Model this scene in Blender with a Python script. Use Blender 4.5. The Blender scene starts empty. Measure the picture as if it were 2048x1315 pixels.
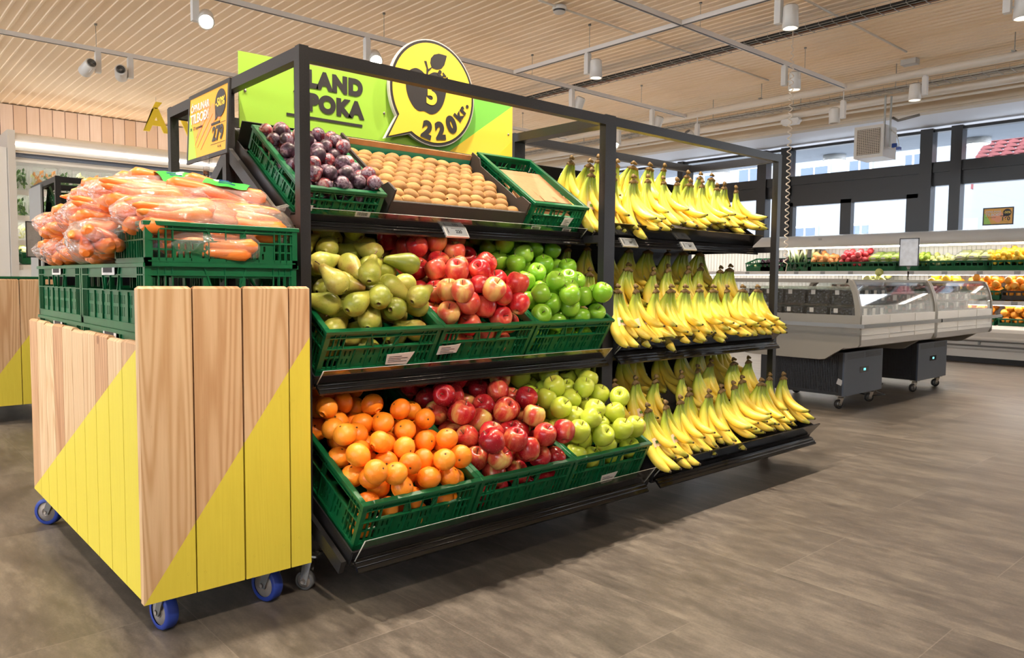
import bpy, bmesh, math, random
from mathutils import Vector, Matrix
R = math.radians
PI = math.pi
rnd = random.Random(7)
scn = bpy.context.scene
COL = scn.collection

# ------------------------------------------------------------------ camera
F_PX, YAW, PITCH, ROLL = 1521.88, 0.8401, 0.0644, 0.0090
cam_d = bpy.data.cameras.new('camera')
cam = bpy.data.objects.new('camera', cam_d)
COL.objects.link(cam)
fw = Vector((math.cos(YAW) * math.cos(PITCH), math.sin(YAW) * math.cos(PITCH), -math.sin(PITCH)))
rt = Vector((math.sin(YAW), -math.cos(YAW), 0))
up = rt.cross(fw)
r2 = rt * math.cos(ROLL) + up * math.sin(ROLL)
u2 = up * math.cos(ROLL) - rt * math.sin(ROLL)
m = Matrix((r2, u2, -fw)).transposed().to_4x4()
m.translation = Vector((-0.9427, -1.9021, 0.8616))
cam.matrix_world = m
cam_d.sensor_width = 36
cam_d.lens = 36 * F_PX / 2048
cam_d.clip_start = 0.05
cam_d.clip_end = 200
cam_d.dof.use_dof = True
cam_d.dof.focus_distance = 2.6
cam_d.dof.aperture_fstop = 16
scn.camera = cam

# ------------------------------------------------------------------ colour management, world
scn.view_settings.view_transform = 'Standard'
scn.view_settings.look = 'None'
scn.view_settings.gamma = 1
scn.view_settings.use_curve_mapping = False
scn.view_settings.exposure = 0.8
scn.cycles.use_denoising = True
scn.cycles.max_bounces = 8
scn.cycles.transparent_max_bounces = 24
scn.cycles.sample_clamp_indirect = 6
scn.cycles.caustics_reflective = False
scn.cycles.caustics_refractive = False
world = bpy.data.worlds.new('overcast_sky')
scn.world = world
world.use_nodes = True
wn = world.node_tree.nodes
wn['Background'].inputs['Color'].default_value = (0.90, 0.95, 1.0, 1)
wn['Background'].inputs['Strength'].default_value = 5.0

SPOT_W = 95.0          # power of one track spotlight
WARM = (1.0, 0.84, 0.66)

def srgb(r, g, b):
    f = lambda c: c / 12.92 if c <= 0.04045 else ((c + 0.055) / 1.055) ** 2.4
    return (f(r / 255), f(g / 255), f(b / 255), 1)

# ------------------------------------------------------------------ material helpers
class NT:
    def __init__(s, name):
        s.m = bpy.data.materials.new(name)
        s.m.use_nodes = True
        s.t = s.m.node_tree
        s.n = s.t.nodes
        s.bsdf = s.n['Principled BSDF']
        s.out = s.n['Material Output']
    def add(s, typ, **kw):
        nd = s.n.new('ShaderNode' + typ)
        for k, v in kw.items():
            if k.startswith('i_'):
                nd.inputs[k[2:].replace('_', ' ')].default_value = v
            else:
                setattr(nd, k, v)
        return nd
    def link(s, a, b):
        s.t.links.new(a, b)
    def coord(s, scale=(1, 1, 1), kind='Object'):
        tc = s.add('TexCoord')
        mp = s.add('Mapping')
        mp.inputs['Scale'].default_value = scale
        s.link(tc.outputs[kind], mp.inputs['Vector'])
        return mp.outputs['Vector']
    def noise(s, vec, scale, detail=3, rough=0.5):
        nz = s.add('TexNoise')
        nz.inputs['Scale'].default_value = scale
        nz.inputs['Detail'].default_value = detail
        nz.inputs['Roughness'].default_value = rough
        s.link(vec, nz.inputs['Vector'])
        return nz.outputs['Fac']
    def ramp(s, fac, stops):
        r = s.add('ValToRGB')
        e = r.color_ramp.elements
        while len(e) < len(stops):
            e.new(0.5)
        for el, (p, c) in zip(e, stops):
            el.position = p
            el.color = c if len(c) == 4 else (*c, 1)
        s.link(fac, r.inputs['Fac'])
        return r.outputs['Color']
    def mix(s, fac, a, b, mode='MIX'):
        mx = s.add('Mix', data_type='RGBA', blend_type=mode)
        for sock, v in ((mx.inputs[0], fac), (mx.inputs[6], a), (mx.inputs[7], b)):
            if hasattr(v, 'is_output'):
                s.link(v, sock)
            else:
                sock.default_value = v
        return mx.outputs[2]
    def bump(s, h, strength=0.3, dist=0.01):
        b = s.add('Bump')
        b.inputs['Strength'].default_value = strength
        b.inputs['Distance'].default_value = dist
        s.link(h, b.inputs['Height'])
        s.link(b.outputs['Normal'], s.bsdf.inputs['Normal'])
    def math(s, op, a, b=0.5, c=None, clamp=False):
        md = s.add('Math', operation=op)
        md.use_clamp = clamp
        for i, v in enumerate((a, b) if c is None else (a, b, c)):
            if hasattr(v, 'is_output'):
                s.link(v, md.inputs[i])
            else:
                md.inputs[i].default_value = v
        return md.outputs[0]
    def base(s, v):
        if hasattr(v, 'is_output'):
            s.link(v, s.bsdf.inputs['Base Color'])
        else:
            s.bsdf.inputs['Base Color'].default_value = v

def plain(name, col, rough=0.5, metal=0.0, nz=0.0, nscale=40, spec=0.5, coat=0.0):
    t = NT(name)
    if nz:
        f = t.noise(t.coord(), nscale, 3)
        a = tuple(c * (1 - nz) for c in col[:3]) + (1,)
        b = tuple(min(1, c * (1 + nz)) for c in col[:3]) + (1,)
        t.base(t.ramp(f, [(0.3, a), (0.7, b)]))
    else:
        t.base(col)
    t.bsdf.inputs['Roughness'].default_value = rough
    t.bsdf.inputs['Metallic'].default_value = metal
    t.bsdf.inputs['Specular IOR Level'].default_value = spec
    t.bsdf.inputs['Coat Weight'].default_value = coat
    return t.m

def emit(name, col, strength):
    t = NT(name)
    t.base((0.8, 0.8, 0.8, 1))
    t.bsdf.inputs['Emission Color'].default_value = col
    t.bsdf.inputs['Emission Strength'].default_value = strength
    return t.m

def clear(name, tint=(1, 1, 1, 1), gloss=0.12, rough=0.03, milky=0.0, bump=None):
    """thin transparent sheet: transparent + fresnel gloss (+ a little milky scatter)"""
    t = NT(name)
    t.n.remove(t.bsdf)
    tr = t.add('BsdfTransparent'); tr.inputs['Color'].default_value = tint
    gl = t.add('BsdfGlossy'); gl.inputs['Roughness'].default_value = rough
    lw = t.add('LayerWeight'); lw.inputs['Blend'].default_value = 0.5
    f5 = t.math('POWER', lw.outputs['Facing'], 3.0)
    fac = t.math('MULTIPLY_ADD', f5, 0.65, gloss, clamp=True)
    mx = t.add('MixShader')
    t.link(fac, mx.inputs[0]); t.link(tr.outputs[0], mx.inputs[1]); t.link(gl.outputs[0], mx.inputs[2])
    last = mx
    if milky:
        df = t.add('BsdfDiffuse'); df.inputs['Color'].default_value = (0.95, 0.93, 0.9, 1)
        m2 = t.add('MixShader'); m2.inputs[0].default_value = milky
        t.link(mx.outputs[0], m2.inputs[1]); t.link(df.outputs[0], m2.inputs[2])
        last = m2
    if bump:
        b = t.add('Bump'); b.inputs['Strength'].default_value = bump[1]; b.inputs['Distance'].default_value = 0.02
        v = t.coord((1, 1, 1))
        n1 = t.add('TexNoise'); n1.inputs['Scale'].default_value = bump[0]; n1.inputs['Detail'].default_value = 4
        n1.inputs['Distortion'].default_value = 1.5
        t.link(v, n1.inputs['Vector'])
        t.link(n1.outputs['Fac'], b.inputs['Height'])
        t.link(b.outputs['Normal'], gl.inputs['Normal'])
    t.link(last.outputs[0], t.out.inputs['Surface'])
    return t.m

M = {}
M['black'] = plain('black_powder_coat', srgb(33, 32, 35), 0.42, nz=0.25, nscale=220)
M['black_gloss'] = plain('glossy_black_plastic', srgb(22, 21, 22), 0.16)
M['dark_panel'] = plain('dark_panel', srgb(34, 33, 34), 0.55)
M['grey_metal'] = plain('grey_metal', srgb(125, 124, 122), 0.4, 0.6)
M['chrome'] = plain('zinc_steel', srgb(190, 188, 184), 0.25, 0.9)
M['galv'] = plain('galvanised_wire', srgb(165, 165, 160), 0.4, 0.7)
M['blue_tyre'] = plain('blue_rubber', srgb(38, 62, 150), 0.5)
M['grey_rubber'] = plain('grey_rubber', srgb(95, 96, 98), 0.55)
M['dark_rubber'] = plain('dark_rubber', srgb(38, 36, 36), 0.5)
M['hub'] = plain('beige_hub', srgb(165, 155, 148), 0.5)
M['crate'] = plain('green_crate_plastic', srgb(8, 92, 54), 0.34, nz=0.12, nscale=25)
M['white'] = plain('white_lacquer', srgb(226, 224, 220), 0.35)
M['offwhite'] = plain('off_white_plastic', srgb(205, 202, 196), 0.4)
M['lightgrey'] = plain('light_grey_panel', srgb(160, 160, 158), 0.4)
M['casegrey'] = plain('case_grey', srgb(128, 123, 114), 0.38)
M['bluegrey'] = plain('blue_grey_steel', srgb(76, 84, 98), 0.42)
M['paper'] = plain('white_label', srgb(215, 210, 205), 0.55)
M['ink'] = plain('black_ink', srgb(45, 43, 45), 0.5)
M['barink'] = plain('barcode_ink', srgb(70, 66, 66), 0.6)
M['kraft'] = plain('brown_kraft_paper', srgb(158, 114, 76), 0.75, nz=0.08, nscale=60)
M['card_in'] = plain('kraft_cardboard', srgb(188, 142, 98), 0.75, nz=0.1, nscale=30)
M['card_out'] = plain('dark_printed_cardboard', srgb(54, 47, 43), 0.6, nz=0.06)
M['teal'] = plain('teal_tray_liner', srgb(40, 150, 125), 0.45)
M['green_label'] = plain('green_label', srgb(54, 172, 66), 0.35)
M['sign_green'] = plain('lime_green_print', srgb(156, 204, 72), 0.35)
M['sign_green2'] = plain('mid_green_print', srgb(120, 196, 82), 0.35)
M['sign_yellow'] = plain('yellow_print', srgb(238, 206, 72), 0.35)
M['sign_orange'] = plain('orange_yellow_print', srgb(228, 168, 52), 0.35)
M['letter_yellow'] = plain('yellow_letter', srgb(250, 222, 60), 0.4)
M['frame_black'] = plain('window_frame_black', srgb(30, 28, 28), 0.35)
M['soffit'] = plain('soffit_paint', srgb(228, 230, 236), 0.7)
M['beam'] = plain('beam_paint', srgb(208, 196, 178), 0.7)
M['pipe'] = plain('white_pipe', srgb(222, 214, 202), 0.4)
M['track'] = plain('white_track', srgb(230, 226, 222), 0.4)
M['cord'] = plain('cream_cord', srgb(235, 222, 205), 0.4)
M['copper'] = plain('copper_cable', srgb(150, 96, 66), 0.4)
M['blackcable'] = plain('black_cable', srgb(28, 28, 28), 0.5)
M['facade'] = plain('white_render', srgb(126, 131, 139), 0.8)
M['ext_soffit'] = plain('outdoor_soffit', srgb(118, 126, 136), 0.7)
M['extglass'] = plain('pale_window_glass', srgb(64, 80, 104), 0.3)
M['rooftile'] = plain('red_roof_tile', srgb(112, 54, 56), 0.7, nz=0.15, nscale=3)
M['asphalt'] = plain('pale_asphalt', srgb(185, 186, 190), 0.9)
M['wallpaint'] = plain('wall_paint', srgb(214, 206, 194), 0.8)
M['lamp_on'] = emit('spot_lens_lit', (1, 0.86, 0.66, 1), 45)
M['lamp_off'] = plain('spot_lens', srgb(120, 118, 115), 0.3)
M['tube'] = emit('cabinet_light_tube', (1, 0.93, 0.84, 1), 9)
M['added_glow'] = emit('added_glow_strip', (1, 0.85, 0.7, 1), 4)  # for an added uplight, no known fixture
M['disc_on'] = emit('round_lamp_diffuser', (0.92, 0.96, 1, 1), 2.2)
M['display'] = emit('green_blue_display', (0.1, 0.8, 0.9, 1), 1.2)
M['acrylic'] = clear('clear_acrylic', (0.93, 0.93, 0.93, 1), 0.10, 0.04)
M['acrylic_edge'] = plain('acrylic_edge', srgb(190, 190, 186), 0.3)
M['glass'] = clear('window_glass', (0.96, 0.98, 1, 1), 0.02, 0.0)
M['case_glass'] = clear('case_glass', (0.94, 0.95, 0.95, 1), 0.03, 0.02)
M['film'] = clear('thin_plastic_film', (1, 0.985, 0.97, 1), 0.10, 0.13, milky=0.08, bump=(22, 1.0))
M['pack'] = clear('clear_pack', (0.95, 0.97, 0.95, 1), 0.03, 0.10, milky=0.01, bump=(30, 0.8))
M['sticker_blue'] = plain('blue_sticker_print', srgb(60, 90, 170), 0.4)
M['band'] = plain('banana_band', srgb(240, 214, 190), 0.45)
M['stem'] = plain('brown_stem', srgb(92, 66, 40), 0.7)

def mat_wood():
    """larch planks; corner attribute 'tone' gives each plank its own shade, yellow paint under a diagonal"""
    out = {}
    for nm, paint in (('front', 1), ('left', 2), ('bare', 0)):
        t = NT('larch_planks_' + nm)
        tc = t.add('TexCoord')
        sep = t.add('SeparateXYZ'); t.link(tc.outputs['Object'], sep.inputs[0])
        at = t.add('Attribute', attribute_name='tone')
        asep = t.add('SeparateColor'); t.link(at.outputs['Color'], asep.inputs[0])
        tone = asep.outputs[0]
        off = t.math('MULTIPLY', tone, 13.7)
        cmb = t.add('CombineXYZ')
        hx = t.math('ADD', sep.outputs['X'], sep.outputs['Y'])
        t.link(t.math('ADD', hx, off), cmb.inputs[0])
        t.link(off, cmb.inputs[1])
        t.link(t.math('MULTIPLY', sep.outputs['Z'], 0.05), cmb.inputs[2])
        big = t.noise(cmb.outputs[0], 9, 1, 0.35)
        w = t.math('MULTIPLY', big, 62.0)
        fr = t.math('SINE', t.math('MULTIPLY', w, PI))
        ring = t.math('MULTIPLY_ADD', fr, 0.5, 0.5)
        ring = t.math('POWER', ring, 1.6)
        fine = t.noise(cmb.outputs[0], 180, 2, 0.6)
        grain = t.math('ADD', t.math('MULTIPLY', ring, 0.62), t.math('MULTIPLY', fine, 0.5))
        light = t.mix(tone, srgb(236, 208, 168), srgb(212, 166, 124))
        dark = t.mix(tone, srgb(208, 166, 118), srgb(170, 118, 78))
        col = t.mix(grain, light, dark)
        # knots
        vo = t.add('TexVoronoi'); vo.inputs['Scale'].default_value = 3.2
        cm2 = t.add('CombineXYZ'); t.link(hx, cm2.inputs[0]); t.link(off, cm2.inputs[1]); t.link(t.math('MULTIPLY', sep.outputs['Z'], 0.9), cm2.inputs[2])
        t.link(cm2.outputs[0], vo.inputs['Vector'])
        kn = t.math('LESS_THAN', vo.outputs['Distance'], 0.040)
        col = t.mix(t.math('MULTIPLY', kn, 0.8), col, srgb(138, 92, 58))
        rough = 0.55
        if paint:
            if paint == 1:   # front panel: local x 0..0.417, z
                h = t.math('MULTIPLY_ADD', sep.outputs['X'], 1.44, 0.105)
            else:            # left panel: local y 0..1.28
                h = t.math('MULTIPLY_ADD', sep.outputs['Y'], -0.468, 0.71)
            mask = t.math('LESS_THAN', sep.outputs['Z'], h)
            yel = t.mix(fine, srgb(230, 212, 74), srgb(220, 200, 64))
            col = t.mix(mask, col, yel)
        t.base(col)
        t.bsdf.inputs['Roughness'].default_value = rough
        t.bump(grain, 0.12, 0.002)
        out[nm] = t.m
    return out
M['wood'] = mat_wood()

def mat_wallplanks():
    t = NT('pale_wall_planks')
    tc = t.add('TexCoord'); sep = t.add('SeparateXYZ'); t.link(tc.outputs['Object'], sep.inputs[0])
    idx = t.math('FLOOR', t.math('DIVIDE', sep.outputs['X'], 0.145))
    wn_ = t.add('TexWhiteNoise', noise_dimensions='1D'); t.link(idx, wn_.inputs['W'])
    col = t.ramp(wn_.outputs['Value'], [(0, srgb(236, 222, 212)), (0.5, srgb(226, 208, 194)), (1, srgb(208, 182, 160))])
    v = t.coord((14, 14, 1.2))
    nz = t.noise(v, 3, 4)
    col = t.mix(t.math('MULTIPLY', nz, 0.5), col, srgb(196, 160, 128))
    fr = t.math('FRACT', t.math('DIVIDE', sep.outputs['X'], 0.145))
    gap = t.math('LESS_THAN', fr, 0.05)
    col = t.mix(gap, col, srgb(80, 52, 38))
    t.base(col); t.bsdf.inputs['Roughness'].default_value = 0.6
    return t.m
M['wallplanks'] = mat_wallplanks()

def mat_floor():
    t = NT('slate_look_floor_tiles')
    tc = t.add('TexCoord'); sep = t.add('SeparateXYZ'); t.link(tc.outputs['Object'], sep.inputs[0])
    # boards 0.468 wide, 0.94 long, running along Y
    cx_ = t.math('DIVIDE', t.math('ADD', sep.outputs['X'], 0.75), 0.468)
    colx = t.math('FLOOR', cx_)
    ys = t.math('DIVIDE', t.math('SUBTRACT', t.math('SUBTRACT', sep.outputs['Y'], 0.095), t.math('MULTIPLY', colx, 0.487)), 0.94)
    tid = t.math('ADD', t.math('MULTIPLY', colx, 17.3), t.math('FLOOR', ys))
    wn_ = t.add('TexWhiteNoise', noise_dimensions='1D'); t.link(tid, wn_.inputs['W'])
    v2 = t.add('Mapping'); v2.inputs['Scale'].default_value = (2.8, 0.8, 1); t.link(tc.outputs['Object'], v2.inputs['Vector'])
    add = t.add('VectorMath', operation='ADD')
    cm = t.add('CombineXYZ'); t.link(t.math('MULTIPLY', wn_.outputs['Value'], 40.0), cm.inputs[2])
    t.link(v2.outputs[0], add.inputs[0]); t.link(cm.outputs[0], add.inputs[1])
    n1 = t.noise(add.outputs[0], 3.0, 8, 0.65)
    n2 = t.noise(add.outputs[0], 16, 6, 0.7)
    n3 = t.noise(t.coord(), 160, 2, 0.6)
    s = t.math('ADD', t.math('MULTIPLY', n1, 0.55), t.math('MULTIPLY', n2, 0.4))
    s = t.math('ADD', s, t.math('MULTIPLY', n3, 0.12))
    col = t.ramp(s, [(0.36, srgb(66, 60, 55)), (0.52, srgb(94, 87, 80)), (0.68, srgb(126, 118, 108))])
    fy = t.math('FRACT', ys)
    fx = t.math('FRACT', cx_)
    g = t.math('MAXIMUM', t.math('LESS_THAN', fy, 0.0028), t.math('LESS_THAN', fx, 0.0045))
    col = t.mix(t.math('MULTIPLY', g, 0.35), col, srgb(146, 138, 128))
    t.base(col)
    t.link(t.math('MULTIPLY_ADD', n2, 0.22, 0.30), t.bsdf.inputs['Roughness'])
    t.bump(s, 0.12, 0.004)
    return t.m
M['floor'] = mat_floor()

def mat_ceiling():
    t = NT('ceiling_sheet')
    f = t.noise(t.coord(), 1.5, 3)
    t.base(t.ramp(f, [(0.3, srgb(250, 226, 194)), (0.7, srgb(252, 232, 204))]))
    t.bsdf.inputs['Roughness'].default_value = 0.55
    return t.m
M['ceiling'] = mat_ceiling()

def fruit(name, stops, rough=0.3, scale=6, stretch=(1, 1, 1), speck=None, hue=0.0, bump=None, coat=0.0, zgrad=None, sss=0.0):
    t = NT(name)
    oi = t.add('ObjectInfo')
    v = t.coord(stretch)
    add = t.add('VectorMath', operation='ADD')
    cm = t.add('CombineXYZ')
    t.link(t.math('MULTIPLY', oi.outputs['Random'], 31.0), cm.inputs[0])
    t.link(v, add.inputs[0]); t.link(cm.outputs[0], add.inputs[1])
    f = t.noise(add.outputs[0], scale, 4, 0.55)
    f = t.math('ADD', f, t.math('MULTIPLY', t.math('SUBTRACT', oi.outputs['Random'], 0.5), hue))
    if zgrad:
        tc = t.add('TexCoord'); sep = t.add('SeparateXYZ'); t.link(tc.outputs['Object'], sep.inputs[0])
        f = t.math('ADD', f, t.math('MULTIPLY', sep.outputs['Z'], zgrad))
    col = t.ramp(f, stops)
    if speck:
        n2 = t.noise(add.outputs[0], speck[0], 2, 0.6)
        mk = t.math('GREATER_THAN', n2, speck[1])
        col = t.mix(t.math('MULTIPLY', mk, speck[3]), col, speck[2])
    t.base(col)
    t.bsdf.inputs['Roughness'].default_value = rough
    t.bsdf.inputs['Coat Weight'].default_value = coat
    t.bsdf.inputs['Coat Roughness'].default_value = 0.15
    if sss:
        t.bsdf.inputs['Subsurface Weight'].default_value = sss
        t.bsdf.inputs['Subsurface Scale'].default_value = 0.01
    if bump:
        t.bump(t.noise(v, bump[0], 2), bump[1], 0.002)
    return t.m
M['apple_red'] = fruit('red_apple_skin', [(0.30, srgb(232, 186, 110)), (0.44, srgb(222, 100, 74)), (0.60, srgb(196, 36, 44)), (0.8, srgb(150, 18, 34))], 0.28, 14, (1.5, 1.5, 0.35), (300, 0.66, srgb(240, 190, 140), 0.35), 0.30)
M['apple_dark'] = fruit('deep_red_apple_skin', [(0.26, srgb(224, 196, 110)), (0.42, srgb(206, 82, 62)), (0.54, srgb(176, 28, 40)), (0.8, srgb(118, 12, 30))], 0.26, 13, (1.5, 1.5, 0.35), (300, 0.66, srgb(240, 190, 140), 0.3), 0.26)
M['apple_green'] = fruit('green_apple_skin', [(0.3, srgb(112, 168, 36)), (0.6, srgb(146, 196, 58)), (0.85, srgb(190, 214, 96))], 0.27, 10, (1, 1, 0.5), (420, 0.70, srgb(222, 235, 160), 0.5), 0.2)
M['apple_yellow'] = fruit('yellow_green_apple_skin', [(0.22, srgb(216, 160, 84)), (0.34, srgb(196, 204, 74)), (0.6, srgb(186, 206, 66)), (0.85, srgb(222, 222, 120))], 0.3, 10, (1, 1, 0.5), (420, 0.68, srgb(150, 140, 60), 0.4), 0.2)
M['orange'] = fruit('clementine_skin', [(0.3, srgb(236, 122, 26)), (0.6, srgb(248, 146, 36)), (0.85, srgb(252, 170, 60))], 0.34, 5, hue=0.3, bump=(420, 0.35))
M['plum'] = fruit('plum_skin', [(0.36, srgb(50, 32, 46)), (0.43, srgb(88, 62, 80)), (0.49, srgb(140, 122, 136)), (0.54, srgb(76, 42, 58)), (0.60, srgb(150, 44, 56)), (0.68, srgb(186, 148, 146))], 0.42, 36, hue=0.25)
M['kiwi'] = fruit('kiwi_skin', [(0.3, srgb(124, 86, 40)), (0.6, srgb(158, 116, 60)), (0.85, srgb(184, 146, 88))], 0.7, 18, hue=0.2, bump=(500, 0.4))
M['pear'] = fruit('pear_skin', [(0.3, srgb(116, 126, 40)), (0.48, srgb(158, 162, 62)), (0.62, srgb(178, 168, 80)), (0.78, srgb(146, 108, 54))], 0.38, 12, speck=(260, 0.64, srgb(110, 88, 44), 0.55), hue=0.22)
M['carrot'] = fruit('carrot_skin', [(0.3, srgb(232, 116, 40)), (0.6, srgb(244, 136, 56)), (0.85, srgb(250, 160, 84))], 0.4, 14, (1, 1, 3), hue=0.2, bump=(60, 0.3))
M['lemon'] = fruit('lemon_skin', [(0.3, srgb(240, 190, 40)), (0.8, srgb(252, 216, 90))], 0.35, 8, hue=0.2)
M['bigorange'] = fruit('navel_orange_skin', [(0.3, srgb(236, 150, 40)), (0.8, srgb(248, 176, 70))], 0.35, 8, hue=0.2)
M['lime'] = fruit('lime_skin', [(0.3, srgb(140, 176, 50)), (0.8, srgb(190, 205, 90))], 0.35, 8, hue=0.2)
M['pome'] = fruit('pomegranate_skin', [(0.3, srgb(190, 40, 56)), (0.8, srgb(230, 110, 110))], 0.35, 8, hue=0.2)
M['ginger'] = fruit('brown_root_skin', [(0.3, srgb(196, 130, 70)), (0.8, srgb(226, 170, 110))], 0.6, 12, hue=0.2)
M['eggplant'] = fruit('aubergine_skin', [(0.3, srgb(34, 16, 30)), (0.8, srgb(60, 26, 46))], 0.15, 8)
M['leek'] = fruit('leek_skin', [(0.35, srgb(36, 60, 34)), (0.5, srgb(90, 120, 60)), (0.7, srgb(226, 226, 190))], 0.4, 5, zgrad=2.4)
M['leaf'] = fruit('green_leaf', [(0.3, srgb(40, 86, 34)), (0.6, srgb(92, 140, 56)), (0.85, srgb(176, 196, 110))], 0.45, 20, hue=0.3)
M['palegreen'] = fruit('pale_vegetable', [(0.3, srgb(190, 196, 110)), (0.8, srgb(236, 232, 190))], 0.45, 14, hue=0.3)
def mat_berry(name, a, b_, c_, scale):
    t = NT(name)
    vo = t.add('TexVoronoi'); vo.inputs['Scale'].default_value = scale
    t.link(t.coord(), vo.inputs['Vector'])
    sp = t.add('SeparateColor'); t.link(vo.outputs['Color'], sp.inputs[0])
    col = t.ramp(sp.outputs[0], [(0.0, a), (0.6, b_), (1.0, c_)])
    edge = t.math('GREATER_THAN', vo.outputs['Distance'], 0.52)
    t.base(t.mix(edge, col, (0.004, 0.004, 0.004, 1)))
    t.bsdf.inputs['Roughness'].default_value = 0.45
    t.bump(t.math('SUBTRACT', 1.0, vo.outputs['Distance']), 0.8, 0.006)
    return t.m
M['berry'] = mat_berry('dark_blueberries', srgb(14, 14, 20), srgb(34, 36, 46), srgb(86, 92, 104), 75)
M['redberry'] = mat_berry('reddish_fruit_mix', srgb(84, 34, 32), srgb(150, 84, 76), srgb(205, 168, 160), 40)

def mat_banana():
    t = NT('banana_skin')
    tc = t.add('TexCoord'); sep = t.add('SeparateXYZ'); t.link(tc.outputs['UV'], sep.inputs[0])
    oi = t.add('ObjectInfo')
    nz = t.noise(t.coord((1, 1, 1)), 26, 4)
    f = t.math('ADD', sep.outputs['Y'], t.math('MULTIPLY', t.math('SUBTRACT', nz, 0.5), 0.10))
    f = t.math('ADD', f, t.math('MULTIPLY', t.math('SUBTRACT', oi.outputs['Random'], 0.5), 0.10))
    col = t.ramp(f, [(0.02, srgb(112, 120, 48)), (0.12, srgb(148, 172, 52)), (0.30, srgb(206, 206, 72)), (0.46, srgb(243, 214, 84)), (0.90, srgb(246, 214, 84)), (0.975, srgb(176, 172, 66))])
    mk = t.math('GREATER_THAN', t.noise(t.coord((1, 1, 1)), 150, 2), 0.73)
    col = t.mix(t.math('MULTIPLY', mk, 0.55), col, srgb(110, 80, 36))
    t.base(col); t.bsdf.inputs['Roughness'].default_value = 0.38
    return t.m
M['banana'] = mat_banana()
M['banana_tip'] = plain('banana_tip', srgb(64, 52, 28), 0.7)
M['crown'] = plain('banana_crown', srgb(120, 96, 58), 0.8, nz=0.4, nscale=120)

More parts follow.
